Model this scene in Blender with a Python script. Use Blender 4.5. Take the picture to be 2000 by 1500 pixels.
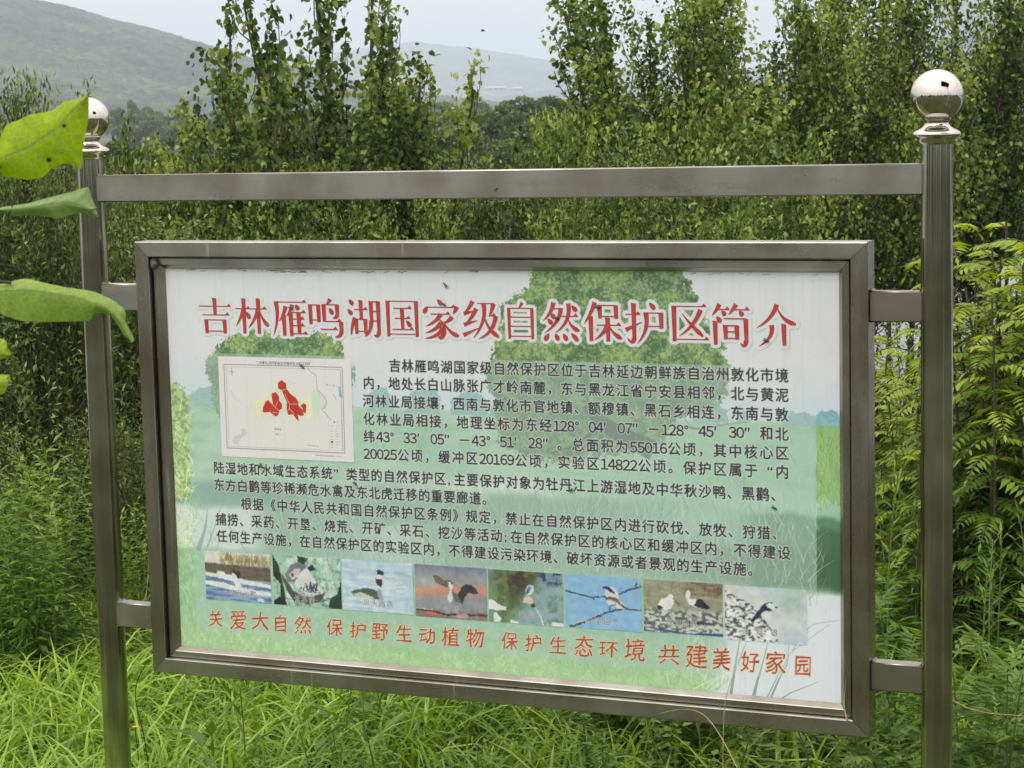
import bpy, math, random
import numpy as np
from mathutils import Vector, Matrix

for _o in list(bpy.data.objects): bpy.data.objects.remove(_o)
SC = bpy.context.scene
COL = SC.collection
R = math.radians

# ------------------------------------------------------------------ camera
EYE = Vector((2.2953, -5.0933, 2.15))          # photographer's eye; the board stands on y = 0, its middle at x = 0
YAW, PITCH, ROLL, FOC = 0.4097, -0.1209, -0.0236, 4168.8 / 2000.0
fwd = Vector((-math.sin(YAW) * math.cos(PITCH), math.cos(YAW) * math.cos(PITCH), math.sin(PITCH)))
rgt = Vector((math.cos(YAW), math.sin(YAW), 0)); upv = rgt.cross(fwd)
r2 = math.cos(ROLL) * rgt + math.sin(ROLL) * upv; u2 = -math.sin(ROLL) * rgt + math.cos(ROLL) * upv
cam = bpy.data.cameras.new('camera'); camo = bpy.data.objects.new('camera', cam); COL.objects.link(camo)
camo.matrix_world = Matrix(((r2.x, u2.x, -fwd.x, EYE.x), (r2.y, u2.y, -fwd.y, EYE.y), (r2.z, u2.z, -fwd.z, EYE.z), (0, 0, 0, 1)))
cam.sensor_fit = 'HORIZONTAL'; cam.sensor_width = 36; cam.lens = 36 * FOC; cam.clip_start = .05; cam.clip_end = 30000
cam.dof.use_dof = True; cam.dof.focus_distance = 5.7; cam.dof.aperture_fstop = 30.0
SC.camera = camo
HAZE_D = .00036

# ------------------------------------------------------------------ overcast daylight
SUN_EL, SUN_AZ = R(52), R(205)                  # high, veiled sun behind the photographer's left shoulder
W = bpy.data.worlds.new('World'); SC.world = W; W.use_nodes = True
nt = W.node_tree; nt.nodes.clear()
def N_(t, tree=None, **k):
    n = (tree or nt).nodes.new(t)
    for a, b in k.items(): setattr(n, a, b)
    return n
out = N_('ShaderNodeOutputWorld'); sky = N_('ShaderNodeTexSky', sky_type='NISHITA', sun_disc=False, sun_elevation=SUN_EL, sun_rotation=SUN_AZ)
sky.air_density = 1.5; sky.dust_density = 3
bg1 = N_('ShaderNodeBackground'); bg1.inputs[1].default_value = .08; nt.links.new(sky.outputs[0], bg1.inputs[0])
# cloud deck: the standard overcast distribution, brighter overhead, with faint unevenness
tc = N_('ShaderNodeTexCoord'); sep = N_('ShaderNodeSeparateXYZ'); nt.links.new(tc.outputs['Generated'], sep.inputs[0])
mz = N_('ShaderNodeMath', operation='MAXIMUM'); nt.links.new(sep.outputs[2], mz.inputs[0]); mz.inputs[1].default_value = 0
mr = N_('ShaderNodeMapRange'); nt.links.new(mz.outputs[0], mr.inputs[0]); mr.inputs[3].default_value = .80; mr.inputs[4].default_value = 1.95
mp = N_('ShaderNodeMapping'); mp.inputs['Scale'].default_value = (1.4, 1.4, 5); nt.links.new(tc.outputs['Generated'], mp.inputs[0])
nz = N_('ShaderNodeTexNoise'); nz.inputs['Scale'].default_value = 2.2; nz.inputs['Detail'].default_value = 4; nt.links.new(mp.outputs[0], nz.inputs['Vector'])
m2 = N_('ShaderNodeMapRange'); nt.links.new(nz.outputs[0], m2.inputs[0]); m2.inputs[1].default_value = .3; m2.inputs[2].default_value = .7; m2.inputs[3].default_value = .88; m2.inputs[4].default_value = 1.09
mm = N_('ShaderNodeMath', operation='MULTIPLY'); nt.links.new(mr.outputs[0], mm.inputs[0]); nt.links.new(m2.outputs[0], mm.inputs[1])
bg2 = N_('ShaderNodeBackground'); bg2.inputs[0].default_value = (.99, .868, .832, 1); nt.links.new(mm.outputs[0], bg2.inputs[1])
mx = N_('ShaderNodeMixShader'); mx.inputs[0].default_value = .86
nt.links.new(bg1.outputs[0], mx.inputs[1]); nt.links.new(bg2.outputs[0], mx.inputs[2]); nt.links.new(mx.outputs[0], out.inputs[0])
sl = bpy.data.lights.new('sun', 'SUN'); sl.energy = 1.1; sl.angle = R(24); sl.color = (1, .97, .92)
slo = bpy.data.objects.new('sun', sl); COL.objects.link(slo)
slo.rotation_euler = Vector((math.sin(SUN_AZ) * math.cos(SUN_EL), math.cos(SUN_AZ) * math.cos(SUN_EL), math.sin(SUN_EL))).to_track_quat('Z', 'Y').to_euler()
SC.view_settings.view_transform = 'Standard'; SC.view_settings.look = 'None'; SC.view_settings.gamma = 1; SC.view_settings.use_curve_mapping = False
SC.view_settings.exposure = 0.55
SC.render.engine = 'CYCLES'
cy = SC.cycles; cy.max_bounces = 7; cy.diffuse_bounces = 2; cy.glossy_bounces = 3; cy.transmission_bounces = 4; cy.transparent_max_bounces = 6; cy.volume_bounces = 3
cy.use_denoising = True; cy.caustics_reflective = False; cy.caustics_refractive = False; cy.sample_clamp_indirect = 6

# ------------------------------------------------------------------ helpers
def tag(o, label=None, cat=None, group=None, kind=None):
    for k, v in (('label', label), ('category', cat), ('group', group), ('kind', kind)):
        if v: o[k] = v
    return o
def mesh_np(name, V, F, mats=(), mi=None, smooth=False, tint=None):
    """V (n,3); F list of tuples or an int array of equal polygons"""
    m = bpy.data.meshes.new(name); V = np.asarray(V, np.float32)
    if isinstance(F, np.ndarray):
        k = F.shape[1]; nf = len(F); m.vertices.add(len(V)); m.vertices.foreach_set('co', V.ravel())
        m.loops.add(nf * k); m.loops.foreach_set('vertex_index', F.astype(np.int32).ravel())
        m.polygons.add(nf); m.polygons.foreach_set('loop_start', np.arange(0, nf * k, k, dtype=np.int32))
        m.update(calc_edges=True)
    else:
        m.from_pydata([tuple(map(float, v)) for v in V], [], F); m.update()
    for a in mats: m.materials.append(a)
    if mi is not None: m.polygons.foreach_set('material_index', np.asarray(mi, np.int32))
    if smooth: m.polygons.foreach_set('use_smooth', [True] * len(m.polygons))
    if tint is not None:
        at = m.attributes.new('tint', 'FLOAT', 'POINT'); at.data.foreach_set('value', np.asarray(tint, np.float32))
    return m
def link(name, me, parent=None, loc=None):
    o = bpy.data.objects.new(name, me); COL.objects.link(o)
    if parent: o.parent = parent
    if loc is not None: o.location = loc
    return o
def empty(name, loc, rz=0):
    o = link(name, None, None, loc); o.rotation_euler.z = rz; o.empty_display_size = .1; return o
def copy_tree(o, parent=None):
    c = o.copy(); COL.objects.link(c)
    if parent: c.parent = parent
    for ch in o.children: copy_tree(ch, c)
    return c
def tube(path, rad, sides=6, cap=True):
    """verts, faces of a tube along path (n,3) with radii (n,)"""
    P = np.asarray(path, float); n = len(P); rad = np.broadcast_to(np.asarray(rad, float), (n,))
    d = np.gradient(P, axis=0); d /= np.linalg.norm(d, axis=1)[:, None] + 1e-12
    ref = np.where(np.abs(d[:, 2:3]) > .9, np.array([[1., 0, 0]]), np.array([[0, 0, 1.]]))
    ref = ref[0] if True else ref
    a = np.cross(d, np.broadcast_to(ref, d.shape)); bad = np.linalg.norm(a, axis=1) < 1e-3; a[bad] = [1, 0, 0]; a /= np.linalg.norm(a, axis=1)[:, None]; b = np.cross(d, a)
    t = np.arange(sides) * 2 * math.pi / sides
    V = (P[:, None] + rad[:, None, None] * (a[:, None] * np.cos(t)[None, :, None] + b[:, None] * np.sin(t)[None, :, None])).reshape(-1, 3)
    i, j = np.meshgrid(np.arange(n - 1), np.arange(sides), indexing='ij'); i = i.ravel(); j = j.ravel(); k = (j + 1) % sides
    F = np.stack([i * sides + j, i * sides + k, (i + 1) * sides + k, (i + 1) * sides + j], 1)
    return V, F
class MB:
    def __init__(s): s.V, s.F, s.n, s.T = [], [], 0, []
    def add(s, V, F, t=.5):
        V = np.asarray(V, float); s.V.append(V); s.F.append(np.asarray(F) + s.n); s.n += len(V); s.T.append(np.full(len(V), t) if np.isscalar(t) else np.asarray(t))
    def mesh(s, name, mats, smooth=False): return mesh_np(name, np.vstack(s.V), np.vstack(s.F), mats, smooth=smooth, tint=np.concatenate(s.T))
def unit(v): return v / (np.linalg.norm(v, axis=-1, keepdims=True) + 1e-12)

def leaves(P, D, Nn, L, Wd, tint, shape='rhomb', fold=.18):
    """P bases (n,3), D directions, Nn normals; one small folded blade per entry"""
    D = unit(D); S = unit(np.cross(D, Nn)); Nn = unit(np.cross(S, D)); L = np.asarray(L)[:, None]; Wd = np.asarray(Wd)[:, None]; n = len(P)
    if shape == 'rhomb':
        q = [P, P + D * L * .42 + S * Wd * .5 + Nn * Wd * fold, P + D * L - Nn * L * .08, P + D * L * .42 - S * Wd * .5 + Nn * Wd * fold]
        V = np.stack(q, 1).reshape(-1, 3); b = np.arange(n)[:, None] * 4
        F = np.concatenate([b + [[0, 1, 2]], b + [[0, 2, 3]]]); k = 4
    else:   # 'ovate': fuller outline with a drooping tip
        q = [P, P + D * L * .22 + S * Wd * .48 + Nn * Wd * fold, P + D * L * .60 + S * Wd * .40 + Nn * Wd * fold * .7, P + D * L - Nn * L * .16, P + D * L * .60 - S * Wd * .40 + Nn * Wd * fold * .7, P + D * L * .22 - S * Wd * .48 + Nn * Wd * fold, P + D * L * .55 - Nn * L * .01]
        V = np.stack(q, 1).reshape(-1, 3); b = np.arange(n)[:, None] * 7
        F = np.concatenate([b + [[0, 1, 6]], b + [[1, 2, 6]], b + [[2, 3, 6]], b + [[3, 4, 6]], b + [[4, 5, 6]], b + [[5, 0, 6]]]); k = 7
    return V, F, np.repeat(tint, k)

# ------------------------------------------------------------------ materials
def mat(name, build):
    m = bpy.data.materials.new(name); m.use_nodes = True; t = m.node_tree; t.nodes.clear()
    build(t, lambda ty, **k: N_(ty, t, **k), t.links.new); return m
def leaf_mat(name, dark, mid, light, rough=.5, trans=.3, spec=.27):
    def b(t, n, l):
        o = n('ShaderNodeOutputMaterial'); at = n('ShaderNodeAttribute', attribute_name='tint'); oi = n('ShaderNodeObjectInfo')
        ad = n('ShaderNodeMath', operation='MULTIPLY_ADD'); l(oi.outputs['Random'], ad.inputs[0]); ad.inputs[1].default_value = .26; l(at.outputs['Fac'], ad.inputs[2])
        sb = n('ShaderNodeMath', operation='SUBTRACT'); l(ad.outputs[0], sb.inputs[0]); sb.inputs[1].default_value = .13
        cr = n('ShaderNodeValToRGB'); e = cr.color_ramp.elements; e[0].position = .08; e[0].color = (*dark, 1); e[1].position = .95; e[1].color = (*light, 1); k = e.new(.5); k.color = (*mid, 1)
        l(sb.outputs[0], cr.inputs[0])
        p = n('ShaderNodeBsdfPrincipled'); l(cr.outputs[0], p.inputs['Base Color']); p.inputs['Roughness'].default_value = rough; p.inputs['Specular IOR Level'].default_value = spec
        tr = n('ShaderNodeBsdfTranslucent'); h = n('ShaderNodeHueSaturation'); l(cr.outputs[0], h.inputs['Color']); h.inputs['Hue'].default_value = .485; h.inputs['Saturation'].default_value = 1.15; h.inputs['Value'].default_value = 1.5; l(h.outputs[0], tr.inputs[0])
        mx = n('ShaderNodeMixShader'); mx.inputs[0].default_value = trans; l(p.outputs[0], mx.inputs[1]); l(tr.outputs[0], mx.inputs[2]); l(mx.outputs[0], o.inputs[0])
    return mat(name, b)
def noise_mat(name, cols, scale, rough=.8, metal=0, detail=5, vec=(1, 1, 1), bump=0, spec=.3):
    def b(t, n, l):
        o = n('ShaderNodeOutputMaterial'); p = n('ShaderNodeBsdfPrincipled'); tc = n('ShaderNodeTexCoord'); mp = n('ShaderNodeMapping'); mp.inputs['Scale'].default_value = vec
        l(tc.outputs['Object'], mp.inputs[0]); nz = n('ShaderNodeTexNoise'); nz.inputs['Scale'].default_value = scale; nz.inputs['Detail'].default_value = detail; l(mp.outputs[0], nz.inputs['Vector'])
        cr = n('ShaderNodeValToRGB'); e = cr.color_ramp.elements; e[0].position = .3; e[0].color = (*cols[0], 1); e[1].position = .7; e[1].color = (*cols[-1], 1)
        for i, c in enumerate(cols[1:-1]): k = e.new(.3 + .4 * (i + 1) / (len(cols) - 1)); k.color = (*c, 1)
        l(nz.outputs[0], cr.inputs[0]); l(cr.outputs[0], p.inputs['Base Color']); p.inputs['Roughness'].default_value = rough; p.inputs['Metallic'].default_value = metal; p.inputs['Specular IOR Level'].default_value = spec
        if bump:
            bm = n('ShaderNodeBump'); bm.inputs['Strength'].default_value = bump; l(nz.outputs[0], bm.inputs['Height']); l(bm.outputs[0], p.inputs['Normal'])
        l(p.outputs[0], o.inputs[0])
    return mat(name, b)
BARK = noise_mat('grey_green_bark', [(.035, .033, .022), (.07, .066, .045), (.12, .112, .08)], 14, .85, vec=(1, 1, .3), bump=.3)
TWIG = noise_mat('twig', [(.05, .045, .025), (.09, .08, .045)], 9, .75)
POPLAR = leaf_mat('poplar_leaf', (.020, .046, .009), (.092, .158, .026), (.30, .39, .085), .40, .26)
WILLOW = leaf_mat('willow_leaf', (.022, .046, .012), (.085, .140, .032), (.28, .36, .11), .42, .24)
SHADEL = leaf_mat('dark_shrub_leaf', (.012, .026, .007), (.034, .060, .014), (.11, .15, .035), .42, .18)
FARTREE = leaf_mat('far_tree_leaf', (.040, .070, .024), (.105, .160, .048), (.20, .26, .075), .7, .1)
PINNATE = leaf_mat('pinnate_leaf', (.034, .078, .012), (.125, .235, .028), (.33, .44, .05), .45, .34)
MUGWORT = leaf_mat('mugwort_leaf', (.034, .084, .014), (.085, .165, .026), (.23, .36, .06), .5, .28)
HSTEM = noise_mat('green_herb_stem', [(.10, .17, .04), (.17, .24, .07)], 9, .6)
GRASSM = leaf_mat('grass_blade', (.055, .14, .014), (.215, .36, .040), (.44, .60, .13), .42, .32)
# ------------------------------------------------------------------ the printed picture on the board (painted with numpy, 1.2 dots per mm)
DPM = 1.2
PW, PH = 1928.0, 1085.0          # printed sheet in millimetres

def vnoise(h, w, cell, rng, cellx=None):
    cx = cellx or cell
    gh, gw = int(h / cell) + 3, int(w / cx) + 3
    g = rng.random((gh, gw)).astype(np.float32)
    y = np.arange(h) / cell; x = np.arange(w) / cx
    yi = y.astype(int); xi = x.astype(int)
    fy = (y - yi)[:, None]; fx = (x - xi)[None, :]
    fy = fy * fy * (3 - 2 * fy); fx = fx * fx * (3 - 2 * fx)
    a = g[yi][:, xi]; b = g[yi][:, xi + 1]; c = g[yi + 1][:, xi]; d = g[yi + 1][:, xi + 1]
    return (a * (1 - fx) + b * fx) * (1 - fy) + (c * (1 - fx) + d * fx) * fy

def fnoise(h, w, cell, rng, octs=4, cellx=None):
    o = np.zeros((h, w), np.float32); s = 0; amp = 1.0
    for k in range(octs):
        o += amp * vnoise(h, w, max(cell / 2 ** k, 1.0), rng, (max(cellx / 2 ** k, 1.0) if cellx else None)); s += amp; amp *= 0.55
    return o / s

def sstep(a, b, x):
    t = np.clip((x - a) / (b - a), 0, 1); return t * t * (3 - 2 * t)

class Canvas:
    """millimetre coordinates, origin top left"""
    def __init__(s, w, h, dpm, col=(1, 1, 1)):
        s.w, s.h, s.k = int(round(w * dpm)), int(round(h * dpm)), dpm
        s.a = np.empty((s.h, s.w, 3), np.float32); s.a[:] = col
        s.U, s.V = np.meshgrid((np.arange(s.w) + .5) / dpm, (np.arange(s.h) + .5) / dpm)
    def mix(s, m, col):
        s.a += (np.asarray(col, np.float32) - s.a) * m[..., None]
    def polymask(s, pts, out=None):
        m = np.zeros((s.h, s.w), bool) if out is None else out
        p = np.array(pts, float) * s.k
        x0, y0 = np.floor(p.min(0)).astype(int); x1, y1 = np.ceil(p.max(0)).astype(int) + 1
        x0, y0 = max(x0, 0), max(y0, 0); x1, y1 = min(x1, s.w), min(y1, s.h)
        if x1 <= x0 or y1 <= y0: return m
        X, Y = np.meshgrid(np.arange(x0, x1) + .5, np.arange(y0, y1) + .5)
        ins = np.zeros(X.shape, bool)
        q = np.roll(p, -1, 0)
        for (ax, ay), (bx, by) in zip(p, q):
            if ay == by: continue
            c = ((ay > Y) != (by > Y)) & (X < (bx - ax) * (Y - ay) / (by - ay) + ax)
            ins ^= c
        m[y0:y1, x0:x1] |= ins
        return m
    def poly(s, pts, col, alpha=1.0):
        p = np.array(pts, float) * s.k
        x0, y0 = np.maximum(np.floor(p.min(0)).astype(int), 0); x1, y1 = np.ceil(p.max(0)).astype(int) + 1
        x1, y1 = min(x1, s.w), min(y1, s.h)
        if x1 <= x0 or y1 <= y0: return
        X, Y = np.meshgrid(np.arange(x0, x1) + .5, np.arange(y0, y1) + .5)
        ins = np.zeros(X.shape, bool)
        for (ax, ay), (bx, by) in zip(p, np.roll(p, -1, 0)):
            if ay == by: continue
            ins ^= ((ay > Y) != (by > Y)) & (X < (bx - ax) * (Y - ay) / (by - ay) + ax)
        r = s.a[y0:y1, x0:x1]; r[ins] += (np.asarray(col, np.float32) - r[ins]) * alpha
    def line(s, pts, w, col, alpha=1.0, w1=None):
        pts = np.array(pts, float); w1 = w if w1 is None else w1
        d = np.gradient(pts, axis=0); n = np.stack([-d[:, 1], d[:, 0]], 1); n /= np.linalg.norm(n, axis=1)[:, None] + 1e-9
        ww = np.linspace(w, w1, len(pts))[:, None] / 2
        s.poly(np.vstack([pts + n * ww, (pts - n * ww)[::-1]]), col, alpha)
    def ell(s, cx, cy, rx, ry, col, alpha=1.0, rot=0.0):
        t = np.linspace(0, 2 * math.pi, 20, endpoint=False); c, q = math.cos(rot), math.sin(rot)
        s.poly(np.stack([cx + rx * np.cos(t) * c - ry * np.sin(t) * q, cy + rx * np.cos(t) * q + ry * np.sin(t) * c], 1), col, alpha)
    def blades(s, n, u0, u1, v0, v1, ln, cols, rng, alpha=.6, lean=.35, w=2.2, mask=None):
        for _ in range(n):
            u = rng.uniform(u0, u1); v = rng.uniform(v0, v1); L = ln * rng.uniform(.5, 1.3); a = rng.normal(0, lean)
            t = np.linspace(0, 1, 4)
            p = np.stack([u + L * np.sin(a) * t + rng.normal(0, .25) * L * t * t, v - L * np.cos(a) * t], 1)
            s.line(p, w * rng.uniform(.6, 1.3), cols[rng.integers(len(cols))], alpha * rng.uniform(.5, 1), .4)

def ragged(c, pts, rng, amp, cell):
    """ragged mask of a polygon: the outline is broken up by a noisy lookup"""
    p = np.array(pts, float); mg = amp * 3 + 4
    x0, y0 = np.maximum(((p.min(0) - mg) * c.k).astype(int), 0); x1, y1 = ((p.max(0) + mg) * c.k).astype(int)
    x1, y1 = min(x1, c.w), min(y1, c.h); h, w = y1 - y0, x1 - x0
    out = np.zeros((c.h, c.w), np.float32)
    m = c.polymask(pts)
    n1 = (fnoise(h, w, cell * c.k, rng, 4) - .5) * amp * c.k * 4; n2 = (fnoise(h, w, cell * c.k, rng, 4) - .5) * amp * c.k * 4
    yy, xx = np.mgrid[y0:y1, x0:x1]
    out[y0:y1, x0:x1] = m[np.clip(yy + n1, 0, c.h - 1).astype(int), np.clip(xx + n2, 0, c.w - 1).astype(int)]
    return out

def boxblur(m, r):
    r = int(max(r, 1)); k = 2 * r + 1
    p = np.pad(m, ((r + 1, r), (r + 1, r)), mode='edge').cumsum(0).cumsum(1)
    return (p[k:, k:] - p[:-k, k:] - p[k:, :-k] + p[:-k, :-k]) / (k * k)

def dilate(m, r):
    """round dilation of a boolean mask by r pixels"""
    o = m.copy(); R = int(math.ceil(r))
    for dy in range(-R, R + 1):
        for dx in range(-R, R + 1):
            if 0 < dx * dx + dy * dy <= r * r + .3:
                ys, yd = (slice(0, m.shape[0] - dy), slice(dy, None)) if dy >= 0 else (slice(-dy, None), slice(0, dy))
                xs, xd = (slice(0, m.shape[1] - dx), slice(dx, None)) if dx >= 0 else (slice(-dx, None), slice(0, dx))
                o[yd, xd] |= m[ys, xs]
    return o

# ---- heavy serif characters of the heading, as strokes on a 100 x 100 grid (y down)
#  h x0 y x1 : thin horizontal with a wedge   H : without wedge   v x y0 y1 : thick vertical   p : left falling   n : right falling   d : dot   t : rising
GLY = {
'吉': 'h 0 24 100|v 49 0 50|h 10 48 94|v 22 60 100|H 22 62 80|v 78 60 100|H 22 93 80',
'林': 'h 0 30 46|v 26 0 100|p 24 32 16 52 0 80|d 31 38 44 58|h 46 30 96|v 70 0 100|p 68 32 58 56 38 84|n 73 34 84 60 100 78',
'雁': 'h 8 7 98|p 9 5 12 50 0 100|p 37 18 30 40 17 60|v 32 40 100|p 57 14 50 30 40 46|v 52 36 100|d 66 14 75 28|h 52 35 96|h 52 53 92|h 52 71 92|h 52 93 100|v 75 35 93',
'鸣': 'v 4 14 68|H 4 16 28|v 28 14 62|H 4 56 28|p 63 0 58 8 52 15|v 44 14 60|H 44 15 84|v 83 13 46|p 83 42 78 48 70 50|d 60 24 70 40|h 44 59 96|v 94 58 88|p 94 84 88 96 74 100|h 32 80 84',
'湖': 'd 4 2 18 16|d 0 28 14 42|p 22 50 12 78 10 98|h 20 28 62|v 41 2 54|v 26 52 94|H 26 54 56|v 54 52 94|H 26 86 54|v 72 4 60|p 71 58 66 84 50 100|H 72 7 94|v 94 4 90|p 94 88 88 98 78 94|H 72 32 94|H 72 58 94',
'国': 'v 6 2 100|H 6 4 94|v 94 2 100|H 6 93 94|h 22 23 80|h 26 50 76|h 18 80 86|v 50 24 80|d 62 56 76 72',
'家': 'd 42 0 54 14|d 14 18 2 36|h 10 20 94|p 97 18 90 30 84 36|h 22 38 78|p 50 38 34 56 8 70|n 40 48 58 68 56 98|p 56 92 48 100 42 92|p 50 60 34 76 6 88|p 55 72 38 92 4 102|p 82 44 72 54 60 60|n 58 56 76 82 100 94',
'级': 'p 28 0 16 20 2 34|t 2 34 36 26|p 38 20 22 46 4 64|t 2 64 40 52|t 0 92 44 72|H 44 6 84|p 58 6 56 52 28 100|p 86 6 80 26 74 38|h 72 39 94|p 92 39 76 78 42 102|n 58 32 72 70 100 96',
'自': 'p 55 0 50 8 42 15|v 6 14 100|H 6 16 92|v 92 14 100|H 6 40 92|H 6 65 92|H 6 92 92',
'然': 'p 30 0 20 26 0 48|H 26 16 50|p 50 14 38 48 4 80|d 22 28 32 40|d 14 42 25 56|h 46 35 98|p 71 2 66 44 34 78|n 68 38 80 60 100 72|d 80 8 94 22|d 16 80 4 98|d 34 80 42 97|d 56 80 66 97|d 78 78 96 98',
'保': 'p 30 0 18 28 0 56|v 19 34 100|v 43 6 42|H 43 8 86|v 86 6 42|H 43 36 86|h 34 58 100|v 64 38 100|p 61 60 50 78 28 96|n 68 60 80 78 100 92',
'护': 'h 0 29 40|v 22 0 92|p 22 88 16 98 4 88|t 0 68 42 48|d 62 0 76 16|H 50 25 94|v 92 24 64|H 50 58 94|p 52 24 52 64 30 102',
'区': 'h 4 6 94|v 10 6 98|h 4 92 100|p 78 14 56 54 22 84|n 30 24 54 54 84 84',
'简': 'p 20 0 12 14 0 28|h 16 13 48|d 26 16 36 28|p 64 0 56 12 44 26|h 60 13 100|d 72 16 82 28|d 12 30 24 44|v 9 40 100|H 34 35 88|v 90 34 92|p 90 88 84 100 74 94|v 36 50 86|H 36 52 66|v 66 50 86|H 36 67 66|H 36 83 66',
'介': 'p 52 0 34 32 0 58|n 52 6 70 34 100 48|p 38 50 34 78 6 102|v 70 46 100',
}
def stroke_polys(ch):
    """closed outlines (grid units) of one heading character"""
    out = []
    for tok in GLY[ch].split('|'):
        k, *q = tok.split(); q = [float(x) for x in q]
        if k in 'hH':
            x0, y, x1 = q; t = 1.5
            if k == 'h': out.append([(x0, y - t), (x1 - 14, y - t), (x1 - 7, y - 8), (x1, y + t), (x0, y + t)])
            else: out.append([(x0 - 3, y - t), (x1 + 3, y - t), (x1 + 3, y + t), (x0 - 3, y + t)])
        elif k == 'v':
            x, y0, y1 = q; w = 5.4
            out.append([(x - w - 2, y0), (x + w, y0 + 2), (x + w, y1 - 1), (x - w + 1, y1)])
        else:
            pts = np.array(q).reshape(-1, 2)
            if len(pts) == 3:
                t = np.linspace(0, 1, 7)[:, None]; a, b, c = pts; b = 2 * b - (a + c) / 2
                P = a * (1 - t) ** 2 + 2 * b * t * (1 - t) + c * t * t
            else:
                t = np.linspace(0, 1, 5)[:, None]; P = pts[0] * (1 - t) + pts[1] * t
            d = np.gradient(P, axis=0); n = np.stack([-d[:, 1], d[:, 0]], 1); n /= np.linalg.norm(n, axis=1)[:, None] + 1e-9
            t = t[:, 0]
            w = {'p': 5.8 * (1 - t) ** .6 + .6, 'n': 1.0 + 6.6 * t ** 1.1 * (1 - .75 * sstep(.8, 1.0, t)), 'd': 1.6 + 7.0 * np.sin(np.clip(t * .8, 0, 1) * math.pi / 1.25) , 't': 5.0 * (1 - t) + .8}[k]
            if k == 'd': w = np.array([1.2, 4.4, 6.2, 6.2, 3.4])
            out.append([tuple(x) for x in np.vstack([P + n * w[:, None], (P - n * w[:, None])[::-1]])])
    return out

HEADING = [('吉', 107, 211, 81, 181), ('林', 224, 328, 81, 180), ('雁', 342, 450, 84, 184), ('鸣', 455, 559, 81, 184), ('湖', 573, 672, 80, 181),
 ('国', 689, 785, 81, 180), ('家', 798, 902, 79, 181), ('级', 915, 1018, 82, 180), ('自', 1043, 1119, 84, 180), ('然', 1143, 1244, 83, 184),
 ('保', 1257, 1360, 81, 182), ('护', 1371, 1476, 81, 184), ('区', 1492, 1595, 83, 180), ('简', 1602, 1701, 82, 185), ('介', 1718, 1819, 81, 184)]
SLOGAN = [('关', 98, 142, 968, 1016), ('爱', 167, 219, 964, 1019), ('大', 237, 293, 963, 1015), ('自', 312, 347, 967, 1016), ('然', 376, 427, 966, 1016),
 ('保', 475, 525, 966, 1014), ('护', 547, 597, 970, 1014), ('野', 615, 666, 969, 1016), ('生', 691, 737, 968, 1014), ('动', 759, 807, 972, 1014),
 ('植', 827, 880, 964, 1016), ('物', 900, 951, 963, 1014), ('保', 1003, 1050, 965, 1012), ('护', 1071, 1118, 966, 1013), ('生', 1142, 1190, 967, 1012),
 ('态', 1213, 1264, 958, 1014), ('环', 1282, 1334, 970, 1011), ('境', 1353, 1409, 956, 1015), ('共', 1447, 1503, 966, 1016), ('建', 1520, 1579, 958, 1021),
 ('美', 1593, 1640, 962, 1020), ('好', 1669, 1716, 967, 1019), ('家', 1734, 1785, 960, 1019), ('园', 1810, 1850, 968, 1017)]
BODY = [  # text, left mm, right mm, baseline left, baseline right
 ('吉林雁鸣湖国家级自然保护区位于吉林延边朝鲜族自治州敦化市境',692, 1798, 275),
 ('内，地处长白山脉张广才岭南麓，东与黑龙江省宁安县相邻，北与黄泥',612, 1798, 323.5),
 ('河林业局接壤，西南与敦化市官地镇、额穆镇、黑石乡相连，东南与敦',609, 1797, 372.5),
 ('化林业局相接，地理坐标为东经128°04′07″－128°45′30″和北',609, 1797, 421.5),
 ('纬43°33′05″－43°51′28″。总面积为55016公顷，其中核心区',608, 1797, 469.5),
 ('20025公顷，缓冲区20169公顷，实验区14822公顷。保护区属于“内',608, 1797, 517),
 ('陆湿地和水域生态系统”类型的自然保护区,主要保护对象为牡丹江上游湿地及中华秋沙鸭、黑鹳、',132, 1784, 576),
 ('东方白鹳等珍稀濒危水禽及东北虎迁移的重要廊道。',131, 990, 624.5),
 ('根据《中华人民共和国自然保护区条例》规定，禁止在自然保护区内进行砍伐、放牧、狩猎、',216, 1786, 674),
 ('捕捞、采药、开垦、烧荒、开矿、采石、挖沙等活动;在自然保护区的核心区和缓冲区内，不得建设',132, 1800, 722.5),
 ('任何生产设施，在自然保护区的实验区内，不得建设污染环境、破坏资源或者景观的生产设施。',133, 1722, 770.5),
]

GLYPHS = {}
def glyph(ch):
    """triangles of one sans character: (verts Nx2 in em units, list of index tuples)"""
    if ch not in GLYPHS:
        c = bpy.data.curves.new('glyph', 'FONT'); c.body = ch; c.resolution_u = 2
        o = bpy.data.objects.new('glyph', c); bpy.context.scene.collection.objects.link(o)
        dg = bpy.context.evaluated_depsgraph_get(); dg.update()
        m = bpy.data.meshes.new_from_object(o.evaluated_get(dg))
        V = np.array([tuple(v.co)[:2] for v in m.vertices]).reshape(-1, 2)
        F = [tuple(p.vertices) for p in m.polygons]
        bpy.data.objects.remove(o); bpy.data.curves.remove(c); bpy.data.meshes.remove(m)
        GLYPHS[ch] = (V, F)
    return GLYPHS[ch]

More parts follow.
